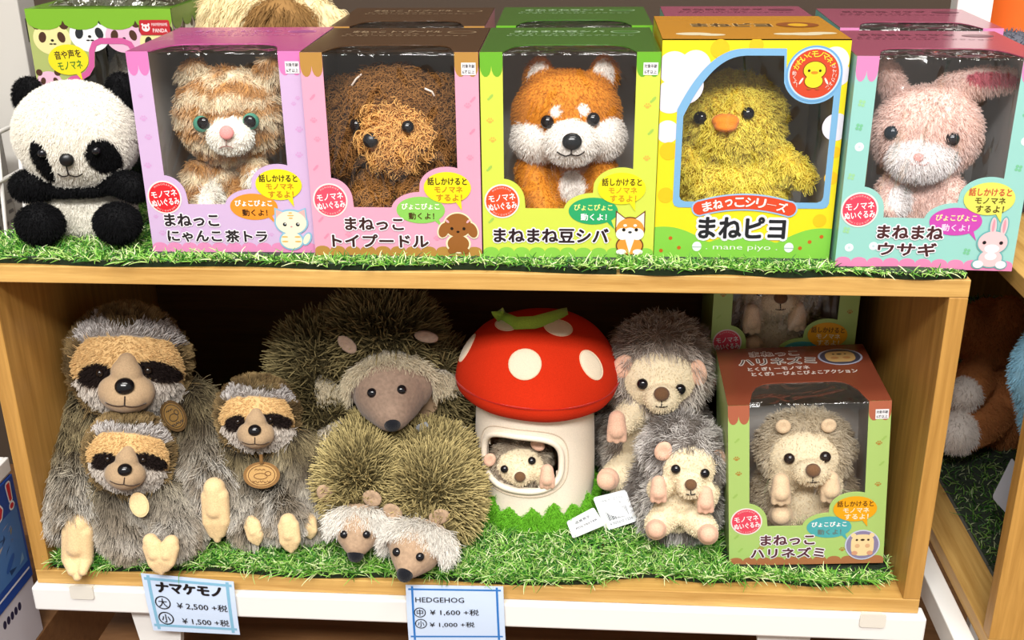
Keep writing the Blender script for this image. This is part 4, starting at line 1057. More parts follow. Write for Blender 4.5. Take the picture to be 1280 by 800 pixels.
# ---- olive spiked hedgehogs with a white fringe
SNOUT = fabric('#a98e74', .95, .5, 260, .16); SNOUTD = fabric('#8a7464', .95, .5, 260, .16); POM = fabric('#15161c', 1.0, .8, 900)
def spiny(label, foot, dome, face, snout, ears, eyes, nose, nr, fr, n, L, seed, fringe='#f6f2ea', tips=('#d6c488', '#a89664'), body=[], extra_white=[], group=None, noser=10, snoutm=None):
    """dome: fur blobs; face: centre blob; snout: limb to the nose; fr: ring width of the white fringe."""
    bl = dome+body
    P = Plush('hedgehog_plush', label, 'plush toy', foot, bl+[(face[0], tuple(x*.9 for x in face[1]), face[2])], .003, floor=TL-.002, smooth=6, group=group)
    fc = np.array(face[0]); fR = face[1][0]
    tipp = np.array(snout[-1][0]); ax = tipp-fc; ax = ax/np.linalg.norm(ax)
    def reg(p):
        d = p-fc; t = d@ax; rr = np.linalg.norm(d-np.outer(t, ax), axis=1); top = d[:, 2] > -.25*fR
        near = np.linalg.norm(d, axis=1) < fR*2.2
        white = near & (t > -fr*1.1) & (t < fr*.75) & (rr < fR*1.5) & top
        bare = near & ((t > fr*.75) | (~top & (t > -fr*.2))) & (np.linalg.norm(d, axis=1) < fR*1.15)
        return white, bare
    ext = lambda p: inside(p, extra_white, 1.1) if extra_white else np.zeros(len(p), bool)
    ol, tp, wh = A('#332c1a'), A(tips[0]), A(fringe)
    def root(p, n):
        c = np.tile(ol, (len(p), 1)); w, b = reg(p); c[w | ext(p)] = A('#b9b0a2'); c[b] = A('#a08468'); return c
    def tip(p, n):
        v = np.clip(.5+.5*noise3(p, 70, seed), 0, 1)[:, None]; c = tp*v + A(tips[1])*(1-v); w, b = reg(p); c[w | ext(p)] = wh; c[b] = A('#a98e74'); return c
    P.body(root)
    def ln(p, n): 
        w, b = reg(p); l = np.full(len(p), L); l[w] = L*(.85 if L < .019 else .62); l[ext(p)] = L*.6; return l
    def comb(p, n):
        c = np.tile(-ax*.15+np.array([0, 0, .05]), (len(p), 1)); w, b = reg(p); c[w] = ax*.9+np.array([0, 0, -.1]); c[ext(p)] = (0, -.3, -.5); return c
    bare_ = lambda p, n: np.where(reg(p)[1] | reg(p)[0], 0, 1.0)
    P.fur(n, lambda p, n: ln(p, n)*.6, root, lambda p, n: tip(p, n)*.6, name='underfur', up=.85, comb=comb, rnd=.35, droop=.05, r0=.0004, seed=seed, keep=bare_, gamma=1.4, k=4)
    P.fur(n//5, ln, root, tip, name='spikes', up=.9, comb=comb, rnd=.27, droop=.08, r0=.00125, seed=seed+9, keep=bare_, gamma=1.1, k=5, tipr=.22, var=.25)
    P.fur(n*3, ln, root, tip, name='white_fringe', up=.75, comb=comb, rnd=.28, droop=.15, r0=.0004, clump=(n//14, .6), cexp=1, seed=seed+5, keep=lambda p, n: np.where(reg(p)[0], 1.0, 0), k=5)
    sm = snoutm or SNOUT
    so = P.part('snout', [(face[0], tuple(x*.93 for x in face[1]), face[2])]+snout, sm, .0016, 6)
    T = BVHTree.FromPolygons([tuple(v.co+P.off) for v in so.data.vertices], [tuple(p.vertices) for p in so.data.polygons])
    for x, y in eyes: bead('eye', P.root, P.off, T, x, y, nr, eyegloss(), .7)
    mb = MB(P.off); c = Vector(tipp); s = mpp(c); mb.ball(c+Vector(ax)*snout[-1][1][0]*.55, (noser*s,)*3, POM); mb.build('nose', P.root)
    for e in ears:
        x, y, Y, rx, rz, rot = e; c = at(x, y, Y); s = mpp(c); q = Quaternion(FWD, rot)
        B = bodymesh([(c, (rx*s, rx*s*.35, rz*s), q), (c+Vector((0, .002, -.001)), (rx*s*.8, rx*s*.5, rz*s*.7), q)], .0014, 3)
        v = B['co']; fw = -np.array(FWD); a, b, d = cpl(v, c); cup = np.exp(-((a/(rx*.55))**2+(b/(rz*.55))**2)); m = (B['nr']@fw > 0); B['co'][m] -= fw*(cup[m]*rx*s*.28)[:, None]
        place_body(B, 'ear', P.root, P.off, lambda p, n: np.ones((len(p), 3))*.5, sm)
    return P
spiny('large olive brown hedgehog plush at the back behind the two small ones', at(480, 560, .2), [eb(477, 425, .175, 66, 52, 58), eb(478, 540, .2, 92, 62, 92)], eb(487, 480, .135, 60, 37, 48),
      lb((487, 490, .125, 45), (489, 513, .097, 27), (490, 524, .086, 12)), [(434, 431, .118, 9, 16, -.75), (533, 421, .126, 16, 8, .15)], [(465, 491), (502, 487)], None, 6, .009, 60000, .021, 31,
      body=lb((400, 450, .17, 48), (390, 500, .15, 44), (425, 545, .12, 26)) + lb((540, 470, .18, 42), (546, 520, .17, 32), (552, 545, .15, 24)), extra_white=[eb(440, 548, .11, 44, 30, 24), eb(552, 548, .125, 40, 30, 24)], noser=11, snoutm=SNOUTD, fringe='#ddcfb0', tips=('#a8986a', '#7c6f4a'))
spiny('small olive hedgehog plush lying beside the middle sized sloth', at(445, 650, .06), [eb(452, 598, .075, 47, 55, 52), eb(458, 575, .11, 48, 60, 50)], eb(449, 652, .025, 38, 24, 30),
      lb((448, 660, .018, 30), (446, 678, .004, 18), (445, 688, -.001, 9)), [(407, 617, .03, 11, 14, -.5), (465, 623, .022, 13, 12, .3)], [(430, 668), (458, 668)], None, 5, .009, 36000, .0165, 32, noser=10.5)
spiny('small olive hedgehog plush lying beside the mushroom house', at(530, 680, .04), [eb(540, 618, .075, 54, 62, 58), eb(540, 590, .11, 54, 62, 54)], eb(524, 676, .012, 45, 28, 34),
      lb((520, 684, .004, 34), (512, 704, -.014, 19), (508, 713, -.022, 10)), [(491, 640, .02, 14, 11, .5), (549, 646, .015, 14, 11, -.25)], [(496, 690), (525, 696)], None, 5.5, .010, 44000, .0175, 33, noser=10.5)

# ---- mushroom house
def mushroom():
    ctr = atz(665, 668, TL-ZB); s = mpp(at(664, 570, .10)); ctr.y += 77*s
    r = tag(empty('mushroom_house', ctr), 'red capped plush mushroom house with white dots and a round window', 'plush house'); off = r.location.copy()
    felt = fabric('#eadcc8', .95, .2, 700, .05); red = fabric('#c62c0e', .95, .25, 900, .08, 0.0); spotm = fabric('#e6d6bc', .95, .2, 800, .05); grn = fabric('#8fb03c', .92, .25, 900)
    Rs = 76*s; hgt = .158
    def rad(z):                         # stem profile
        t = z/hgt; return Rs*(1.02 - .06*t + .03*math.sin(t*math.pi))
    NT, NZ = 120, 60
    wc = at(649, 580, ctr.y-Rs); wz = wc.z-TL; wth = math.asin(max(-1, min(1, (wc.x-ctr.x)/Rs)))
    def inwin(th, z, g=1.0): return (abs((th-wth)*Rs/(.043*g))**2.8 + abs((z-wz)/(.0305*g))**2.8) < 1
    def pos(th, z, e=0): R = rad(z)+e; return Vector((ctr.x+R*math.sin(th), ctr.y-R*math.cos(th), TL+z))
    mb = MB(off)
    for e, flip in ((0, 0), (-.004, 1)):
        vs = []; fs = []
        for j in range(NZ+1):
            for i in range(NT): vs.append(pos(2*math.pi*i/NT-math.pi, .001+(hgt-.001)*j/NZ, e))
        for j in range(NZ):
            for i in range(NT):
                th = 2*math.pi*(i+.5)/NT-math.pi; z = hgt*(j+.5)/NZ
                if inwin(th, z): continue
                f = [j*NT+i, j*NT+(i+1) % NT, (j+1)*NT+(i+1) % NT, (j+1)*NT+i]; fs.append(f[::-1] if flip else f)
        mb.add(vs, fs, felt, True)
    N = 40; mb.add([pos(2*math.pi*i/N, .0012) for i in range(N)], [list(range(N))], felt)
    mb.build('stem', r)
    pts = []
    for i in range(65):
        t = 2*math.pi*i/64; c, q = math.cos(t), math.sin(t); e = 2/2.8
        pts.append((wth+math.copysign(abs(c)**e, c)*.0445/Rs, wz+math.copysign(abs(q)**e, q)*.032))
    mb = MB(off); mb.tube([pos(a, z, .0012) for a, z in pts], .0034, felt, 8, False); mb.build('window_rim', r)
    mb = MB(off); mb.tube([pos(wth+(a-wth)*1.19, wz+(z-wz)*1.24, .0002) for a, z in pts], .0007, fabric('#cdbba4', .95), 5, False); mb.build('seam', r)
    # furry green hem with a zigzag upper edge
    vs = []; fs = []; NZ2 = 10; hts = []
    for i in range(NT):
        a = i/NT*18; tri = abs((a % 1)-.5)*2; hts.append(.020+.021*tri*(.75+.25*math.sin(i*.31)))
    for k, e in enumerate((.0022, .0002)):
        for j in range(NZ2+1):
            for i in range(NT): vs.append(pos(2*math.pi*i/NT-math.pi, .0005+(hts[i]-.0005)*j/NZ2, e*(1 if j < NZ2 else .4)))
    N = NT*(NZ2+1)
    for j in range(NZ2):
        for i in range(NT): fs.append([j*NT+i, j*NT+(i+1) % NT, (j+1)*NT+(i+1) % NT, (j+1)*NT+i])
    mb = MB(off); hem = fabric('#5ea028', .95, .4, 900); mb.add(vs[:N], fs, hem, True); ho = mb.build('grass_hem', r)
    co = np.array([tuple(v) for v in vs[:N]]); tr = np.array([[f[0], f[1], f[2]] for f in fs]+[[f[0], f[2], f[3]] for f in fs])
    nr = unit(co-np.array([ctr.x, ctr.y, 0])*np.array([1, 1, 0])-np.array([0, 0, 1])*co[:, 2:3])
    g = A('#6db52e')
    h = fur('hem_fur', None, off, dict(co=co, nr=nr, tr=tr), 20000, .0075, g*.55, np.minimum(1, g*1.25), up=.6, comb=(0, 0, -.1), rnd=.5, curl=.2, r0=.0004, clump=(2500, .6), seed=41, k=5); h.parent = ho
    # cap
    cc = at(666, 464, ctr.y); s2 = mpp(cc); rx = 102*s2; cc.x = ctr.x+.002
    co = []; fs = []; NU, NV = 96, 40
    prof = [(0, .062), (.25, .0605), (.5, .055), (.72, .044), (.88, .027), (.97, .011), (1.0, -.003), (.985, -.013), (.93, -.020), (.82, -.024), (.6, -.023), (.0, -.020)]
    L = [0]; 
    for a, b in zip(prof[:-1], prof[1:]): L.append(L[-1]+math.hypot((b[0]-a[0])*rx, b[1]-a[1]))
    for j in range(NV+1):
        t = L[-1]*j/NV; k = max(i for i in range(len(L)) if L[i] <= t+1e-9); k = min(k, len(prof)-2); u = (t-L[k])/(L[k+1]-L[k])
        # smooth (Catmull) interpolation of the profile
        p0, p1, p2, p3 = prof[max(k-1, 0)], prof[k], prof[k+1], prof[min(k+2, len(prof)-1)]
        f = lambda a, b, c_, d: .5*((2*b)+(-a+c_)*u+(2*a-5*b+4*c_-d)*u*u+(-a+3*b-3*c_+d)*u**3)
        R = max(0, f(p0[0], p1[0], p2[0], p3[0]))*rx; z = f(p0[1], p1[1], p2[1], p3[1])*1.04
        for i in range(NU):
            th = 2*math.pi*i/NU; wob = 1+.012*math.sin(3*th+1)+.006*math.sin(8*th)
            co.append(Vector((cc.x+R*wob*math.cos(th), cc.y+R*wob*math.sin(th)*.92, cc.z+z+.003*math.sin(2*th)*R/rx)))
    for j in range(NV):
        for i in range(NU): fs.append([j*NU+i, (j+1)*NU+i, (j+1)*NU+(i+1) % NU, j*NU+(i+1) % NU])
    mb = MB(off); mb.add(co, fs, red, True); capo = mb.build('cap', r)
    sp = [Vector((cc.x+rx*1.003*math.cos(t)*(1+.012*math.sin(3*t+1)), cc.y+rx*.923*math.sin(t)*(1+.012*math.sin(3*t+1)), cc.z-.0042+.003*math.sin(2*t))) for t in [6.2832*i/72 for i in range(73)]]
    mb = MB(off); mb.tube(sp, .0009, fabric('#a81604', .9), 5, False); mb.build('cap_seam', r)
    T = BVHTree.FromPolygons([tuple(v) for v in co], fs)
    def patch(px, py, rpx, rpy, rot, m, rim):
        c, n = hitpx(T, px, py)
        if c is None: print('MISS spot', px, py); return
        s_ = mpp(c); q = framed(n); vs = []; f2 = []; NR, NA = 5, 28
        for j in range(NR+1):
            for i in range(NA):
                t = 2*math.pi*i/NA; a, b = rpx*s_*math.cos(t)*j/NR, rpy*s_*math.sin(t)*j/NR
                a, b = a*math.cos(rot)-b*math.sin(rot), a*math.sin(rot)+b*math.cos(rot)
                p = c + q @ Vector((a, b, 0)); l, nn, _, _ = T.find_nearest(p); vs.append(l+nn*(.0011 if j < NR else .0002))
        for j in range(NR):
            for i in range(NA): f2.append([j*NA+i, j*NA+(i+1) % NA, (j+1)*NA+(i+1) % NA, (j+1)*NA+i])
        mb = MB(off); mb.add(vs, f2, m, True); o = mb.build('white_dot', r)
        mb = MB(off); mb.tube(vs[NR*NA:]+[vs[NR*NA]], .0007, rim, 5, False); mb.build('dot_stitching', o)
    rim = fabric('#e8c8a8', .9)
    for x, y, a, b, ro in ((656, 455, 20.5, 20, 0), (583, 434, 15, 20, .35), (740, 456, 15, 21, .35), (633, 404, 21, 13, .2), (698, 409, 18, 17, -.5)): patch(x, y, a, b, ro, spotm, rim)
    ob = MB(off)
    path = []
    for px, py, lift in ((622, 389, .0), (620, 386, .004), (628, 397, .008), (645, 404, .010), (668, 403, .010), (690, 397, .008), (704, 393, .004), (710, 392, .0)):
        c, n = hitpx(T, px, py)
        if c is None: c = path[-1][0] if path else at(px, py, cc.y-.02)
        f_ = (CAMV-c).normalized(); path.append((c+f_*(lift+.002), f_))
    vs = []; f2 = []; wv = .0066
    for i, (p, n) in enumerate(path):
        t = (path[min(i+1, len(path)-1)][0]-path[max(i-1, 0)][0]).normalized(); b = n.cross(t).normalized()
        for a in (-1, 0, 1): vs.append(p+b*a*wv+n*(.0016 if a == 0 else 0))
        for a in (1, 0, -1): vs.append(p+b*a*wv-n*(.0022 if a else .0012))
    for i in range(len(path)-1):
        for k in range(6): f2.append([i*6+k, i*6+(k+1) % 6, (i+1)*6+(k+1) % 6, (i+1)*6+k])
    ob.add(vs, f2, grn, True); ob.build('carry_handle', r)
    return r, ctr, Rs
mush, MC, MR = mushroom()

# ---- beige hedgehogs with marbled grey brown coats
SKIN = fabric('#dcb096', .95, .3, 700); NOSEB = fabric('#6a4c34', .9, .5, 900)
def beige(name, label, foot, head, hood, face, body, limbs, ears, eyes, er, nose, nr, n, L, seed, floor, coat=('#85786d', '#f2e8dc'), mz=None, belly=None, toes=True, smoothn=False, light=0.0, paws=(), skin=None):
    bl = [head, body]+hood+sum([l for l in limbs], [])+([mz] if mz else [])
    P = Plush(name, label, 'plush toy', foot, bl, .0028, floor=floor, smooth=5)
    cr, c1, c2 = A('#e6d6b6'), A(coat[0]), A(coat[1])
    limball = sum(limbs, [])
    fz = [face]+([belly] if belly else [])+([mz] if mz else [])
    def pale(p): return inside(p, fz, 1.0) | inside(p, limball, 1.12)
    def root(p, n): c = np.tile(c1, (len(p), 1)); c[pale(p)] = cr*.93; return c
    def tip(p, n):
        v = np.clip(.5+2.2*noise3(p, 260, seed), 0, 1)[:, None]; c = c2*v + c1*1.15*(1-v); c[pale(p)] = cr; return c
    P.body(root)
    hc = np.array(head[0])
    def comb(p, n):
        c = np.tile(np.array([0, .1, -.5]), (len(p), 1)); m = pale(p); c[m] = (0, -.1, -.4); return c
    P.fur(n, lambda p, n: np.where(pale(p), .0026, L), root, tip, up=.6, comb=comb, rnd=.3, droop=.1, r0=.0004, clump=(n//14, .6), seed=seed, k=4)
    sk = skin or SKIN
    for e in ears:
        x, y, Y, rx, rz, rot = e; c = at(x, y, Y); s = mpp(c); q = Quaternion(FWD, rot)
        B = bodymesh([(c, (rx*s, rx*s*.5, rz*s), q)], .0012, 2); a, b, d = cpl(B['co'], c); cup = np.exp(-((a/(rx*.5))**2+(b/(rz*.5))**2)); m = (B['nr']@np.array(FWD) < 0)
        B['co'][m] += np.array(FWD)*(cup[m]*rx*s*.3)[:, None]; place_body(B, 'ear', P.root, P.off, lambda p, n: np.ones((len(p), 3))*.5, sk)
    for bl_ in paws:
        P.part('paw', bl_, sk, .0010, 2)
    for x, y in eyes: P.eye(x, y, er, sink=-.1)
    nb = P.nose(nose[0], nose[1], nr, NOSEB, .8, sink=-.2, asp=1.1)
    x, y = nose; P.mouth([(x, y+nr*.8), (x, y+nr*1.7)], .8); P.mouth(arc(x-nr*.8, y+nr*1.6, x+nr*.8, y+nr*1.6, nr*.12), .8)
    return P
def footpad(px, py, Y, r, d=(0, 0)): return [eb(px, py, Y, r*.95, r*.8, r), eb(px+d[0], py+d[1], Y-.006, r*.8, r*.7, r*.8)]
def hand(px, py, Y, r):                    # little mitt with three finger bumps
    o = lb((px, py-r*.9, Y+.003, r*.8), (px, py+r*.1, Y, r*.95))
    for k in (-1, 0, 1): o += lb((px+k*r*.55, py+r*.3, Y-.002, r*.42), (px+k*r*.64, py+r*(1.2-.12*abs(k)), Y-.002, r*.34))
    return o
# larger one at the back
beige('hedgehog_plush', 'larger beige hedgehog plush with grey brown hood, half behind the smaller one', at(810, 590, .19), eb(822, 462, .165, 60, 46, 60), [eb(824, 440, .19, 58, 44, 46), eb(815, 540, .205, 66, 44, 75)],
      eb(826, 480, .125, 51, 34, 40), eb(808, 553, .175, 50, 42, 58), [lb((790, 515, .145, 20), (777, 530, .12, 15)), lb((785, 585, .145, 22), (768, 597, .125, 18))],
      [(779, 458, .14, 13, 17, .5), (873, 466, .14, 11, 19, -.25)], [(803.5, 479.5), (849.5, 486)], 7, (827, 493), 9, 30000, .0145, 51, TL-.001, mz=eb(827, 498, .118, 23, 18, 19), belly=eb(812, 560, .13, 42, 34, 50),
      paws=[hand(771, 535, .108, 13), footpad(760, 599, .108, 15, (-2, 2))])
# smaller one in front
beige('hedgehog_plush', 'smaller beige hedgehog plush with marbled grey coat sitting next to the window box', at(850, 660, .085), eb(858, 577, .085, 44, 36, 42), [eb(852, 562, .105, 48, 36, 46), eb(846, 615, .115, 57, 34, 60)],
      eb(864, 590, .055, 38, 28, 32), eb(848, 632, .09, 46, 34, 46), [lb((828, 605, .07, 16), (822, 612, .058, 13)), lb((884, 615, .065, 15), (882, 625, .055, 13)), lb((832, 645, .06, 18), (822, 655, .045, 16)), lb((870, 650, .055, 18), (882, 660, .042, 15))],
      [(829, 564, .065, 11, 14, .4), (898, 573, .075, 10, 15, -.35)], [(845, 586), (880.5, 591)], 6, (863.5, 606), 7, 28000, .0135, 52, TL-.001, coat=('#6c645e', '#f8f2ec'), mz=eb(863, 609, .050, 17, 14, 14), belly=eb(850, 638, .055, 40, 30, 44),
      paws=[hand(823, 613, .045, 11), hand(882, 626, .043, 11), footpad(820, 662, .035, 14), footpad(885, 668, .030, 14)])
# baby peeking from the mushroom window
wy = MC.y-MR
bb = eb(652, 575, wy+.036, 44, 30, 34); 
mbody = [(Vector((bb[0].x, bb[0].y+.008, TL+.033)), (.034, .026, .032), None)]
beige('hedgehog_plush', 'tiny cream hedgehog plush peeking out of the mushroom house window', at(652, 600, wy+.03), eb(651, 580, wy+.028, 36, 26, 29), [eb(651, 570, wy+.036, 38, 26, 28)]+mbody,
      eb(651, 585, wy+.006, 34, 24, 26), mbody[0], [lb((680, 600, wy+.018, 10), (684, 597, wy+.006, 9))], [(612, 575, wy+.014, 8, 10, .5), (672, 556, wy+.016, 10, 8, .5)], [(631, 586), (664.5, 576)], 5, (650, 596), 6.5, 14000, .006, 53, TL+.0016,
      coat=('#8d7e6c', '#d6c8b0'), mz=eb(650, 597, wy+.004, 13, 9, 11), paws=[hand(684, 597, wy-.001, 10)])

# boxed hedgehogs
def boxedhog(label, dx, dy, floor, M=None):
    bx_ = eb
    head = eb(1006, 570, .10, 52, 40, 42)
    P = beige('hedgehog_plush', label, at(1005, 650, .11), head, [eb(1006, 556, .115, 58, 40, 46), eb(1005, 615, .12, 62, 38, 56)], eb(1003, 572, .068, 52, 33, 46), eb(1005, 622, .105, 54, 36, 44),
      [lb((978, 605, .08, 16), (976, 612, .068, 14)), lb((1038, 602, .08, 15), (1037, 610, .068, 14)), lb((982, 640, .095, 18), (977, 646, .085, 17)), lb((1030, 640, .095, 18), (1036, 646, .088, 16))],
      [(979, 533, .09, 10, 10, 0), (1036, 532, .09, 10, 10, 0)], [(987, 573), (1031, 571)], 7, (1016, 588), 8.5, 22000, .009, 54, floor, coat=('#b3a48a', '#e6d9c0'), skin=fabric('#e2c6a2', .95, .3, 700), mz=eb(1014, 590, .056, 24, 16, 17), belly=eb(1005, 625, .07, 44, 30, 40),
      paws=[hand(976, 613, .056, 13), hand(1038, 610, .056, 13), footpad(976, 644, .068, 16), footpad(1038, 646, .070, 14)])
    return P
bpy.context.view_layer.update()
bh = boxedhog('beige hedgehog plush with brown nose inside the lower light green and brown box', 0, 0, TL+.0045)
b2 = dup(bh.root); b2['label'] = 'hedgehog plush inside the raised box, only its lower half showing'
d = hog2.location - hogbox.root.location; b2.location = b2.location + Vector((d.x-.004, d.y, d.z-.003))

# ------------------------------------------------------------------ second panda, panda box and what lies behind
CP = dict(w=.152, h=.200, d=.118)
pbx = Carton('window_toy_box', 'green topped box printed with panda faces standing behind the unboxed panda plush', None, CP['w'], CP['h'], CP['d'], (-.383, .198, TT), 0, '#b9b0b4', '#6a9a2c')
W = CP['w']/2; h = CP['h']
winp = [(-.043, .02), (-.043, .118), (-.041, .1235), (-.036, .1265), (-.027, .128), (-.018, .133), (-.0115, .142), (-.009, .157), (-.006, .163), (-.001, .165), (.022, .165), (.027, .163), (.030, .157), (.033, .142), (.040, .133), (.050, .128), (.056, .126), (.058, .12), (.058, .02)]
pbx.shell([(-W, 0), (W, 0), (W, h), (-W, h)], [winp], '#a9b46a', [(-W, 0), (W, 0), (W, CP['d']), (-W, CP['d'])])
pbx.film(-.05, .064, .012, .172, 0, FILM)
def faceprint(P, x, z, r, body, patch, l=0):
    P.poly(el(x, z, r, r*.82), body, l)
    for sg in (-1, 1):
        P.poly(el(x+sg*r*.5, z+r*.08, r*.2, r*.28, sg*.3, n=14), patch, l+1); P.poly(el(x+sg*r*.72, z+r*.72, r*.26, n=12), patch, l)
    P.poly(el(x, z-r*.08, r*.09, r*.07, n=8), '#221a18', l+1); P.poly(el(x-r*.1, z-r*.26, r*.1, r*.04, n=8), '#221a18', l+1); P.poly(el(x+r*.1, z-r*.26, r*.1, r*.04, n=8), '#221a18', l+1)
P = Ink(pbx.front, 1)
for x, z, r, b, c in ((-.052, .170, .020, '#e6dc9a', '#4a2c1c'), (-.012, .174, .021, '#e8e8e8', '#23262a'), (.024, .172, .0195, '#e3b4cc', '#4a2c1c'), (.058, .166, .018, '#e6dc9a', '#2c2420'), (-.062, .126, .0135, '#e0b6cc', '#4a2c1c'), (-.062, .09, .0135, '#e8e8e8', '#23262a')):
    faceprint(P, x, z, r, b, c)
P.poly([(x, h-z) for x, z in scallops(-W, W, 0, .021, 4)], '#7ab02a', 3)
P.build('printed_pattern', pbx.root)
def ring(P, loop, wdt, col, l):
    c = (sum(p[0] for p in loop)/len(loop), sum(p[1] for p in loop)/len(loop)); o = []
    n = len(loop)
    for i in range(n):
        a, b = Vector(loop[i-1]), Vector(loop[(i+1) % n]); t = (b-a).normalized(); o.append((loop[i][0]-t.y*wdt, loop[i][1]+t.x*wdt))
    P.poly(o, col, l, holes=[loop])
P = Ink(pbx.front, 5); ring(P, winp, .006, '#cc5c98', 0); P.build('window_border', pbx.root)
P = Ink(pbx.front, 8)
P.poly(el(-.038, .149, .0215, .0155, .1), '#ecd81e', 0); P.poly([(-.034, .137), (-.026, .1275), (-.027, .139)], '#ecd81e', 0)
P.text('音や声を', -.038, .1545, .0085, '#3a2a10', 1, .02, width=.028, rot=.1); P.text('モノマネ', -.037, .1435, .0085, '#3f7a24', 1, .02, width=.026, rot=.1); P.build('speech_bubble', pbx.root)
P = Ink(pbx.front, 8); P.poly(el(.060, .150, .0175, .0155, -.1), '#ecd81e', 0); P.text('ぴょこ', .056, .1545, .0075, '#3a7a24', 1, .02, width=.02, rot=-.1); P.text('動く', .058, .143, .0085, '#3a2a10', 1, .02, width=.015, rot=-.1); P.build('speech_bubble', pbx.root)
P = Ink(pbx.front, 8); P.poly(rrect(.042, .174, .0735, .189, .002), '#b8202a', 0)
P.poly(el(.0485, .181, .0042, .0036), '#f0dede', 1)
for sg in (-1, 1): P.poly(el(.0485+sg*.0018, .1815, .0009, .0012, n=8), '#b8202a', 2); P.poly(el(.0485+sg*.0033, .1845, .0012, n=8), '#f0dede', 1)
P.text('PANDA', .063, .1785, .0038, '#f6e4e4', 1, .01, width=.015); P.text('MAMEMAME', .063, .1845, .003, '#f6e4e4', 1, .0, width=.0165); P.build('red_logo', pbx.root)
P = Ink(lambda x, z, l: (CP['w']/2+l*.00012, x, z), 1)      # panda faces along the visible side
for x, z, r, b, c in ((-.045, .166, .014, '#d8c4dc', '#3a2230'), (-.015, .168, .0165, '#e4e4e4', '#23262a'), (.02, .17, .016, '#e4e4d0', '#3a2a20'), (.045, .166, .014, '#e4d4e0', '#2a1c28')): faceprint(P, x, z, r, b, c)
P.poly([(x, h-z) for x, z in scallops(-.059, .059, 0, .021, 4)], '#5c8a2c', 3); P.build('side_pattern', pbx.root)
pd = dup(PANDA.root); pd['label'] = 'second panda plush packed inside the green topped panda box'
pd.scale = (.80, .80, 1.07); pd.location = (pbx.root.location.x+.012, pbx.root.location.y+.006, TT+.0012)
# tan plush lying behind the cat box, its back to the viewer
def tanplush():
    bl = [eb(345, 60, .28, 110, 44, 72), eb(300, 30, .29, 60, 40, 45), eb(352, 40, .245, 42, 30, 42)]
    bl = [(c, r, q) for c, r, q in bl]; c = at(345, 60, .28); bl.append((Vector((c.x, c.y, TT+.05)), (.078, .052, .05), None))
    P = Plush('animal_plush', 'large cream plush animal with a tan patch behind the cat box', 'plush toy', c, bl, .005, floor=TT-.001)
    br = [bl[2]]; cr, tn = A('#e2cfa2'), A('#8f6c40')
    col = lambda p, n: np.where(inside(p, br, 1.15)[:, None], tn, cr)
    P.body(col); P.fur(16000, .014, lambda p, n: col(p, n)*.8, col, up=.5, comb=(0, -.2, -.6), rnd=.25, droop=.3, r0=.0005, seed=61, clump=(1200, .6))
tanplush()

# clear bag lying on the panda box
def clearbag():
    mb = MB(); rng = random.Random(5); c = pbx.root.location; z0 = TT+CP['h']+.0008; vs = []; fs = []; NX, NY = 26, 12
    for s_ in (0, 1):
        for j in range(NY+1):
            for i in range(NX+1):
                u, v = i/NX, j/NY; e = (math.sin(math.pi*u)*math.sin(math.pi*v))**.5
                zz = .0006 if s_ == 0 else .001+e*(.016+.003*math.sin(u*38+v*5)+.002*math.sin(u*71-v*9))
                vs.append((c.x-.055+.13*u, c.y-.05+.095*v+.002*math.sin(u*20), z0+zz))
    N = (NX+1)*(NY+1)
    for j in range(NY):
        for i in range(NX):
            a = j*(NX+1)+i; q = [a, a+1, a+NX+2, a+NX+1]; fs.append(q[::-1]); fs.append([N+t for t in q])
    mb.add(vs, fs, filmmat('crinkled_bag', 1.0, (60, 60, 60), mid=.25), True)
    tag(mb.build('plastic_bag'), 'crinkled clear plastic bag lying on the panda box', 'bag')
clearbag()

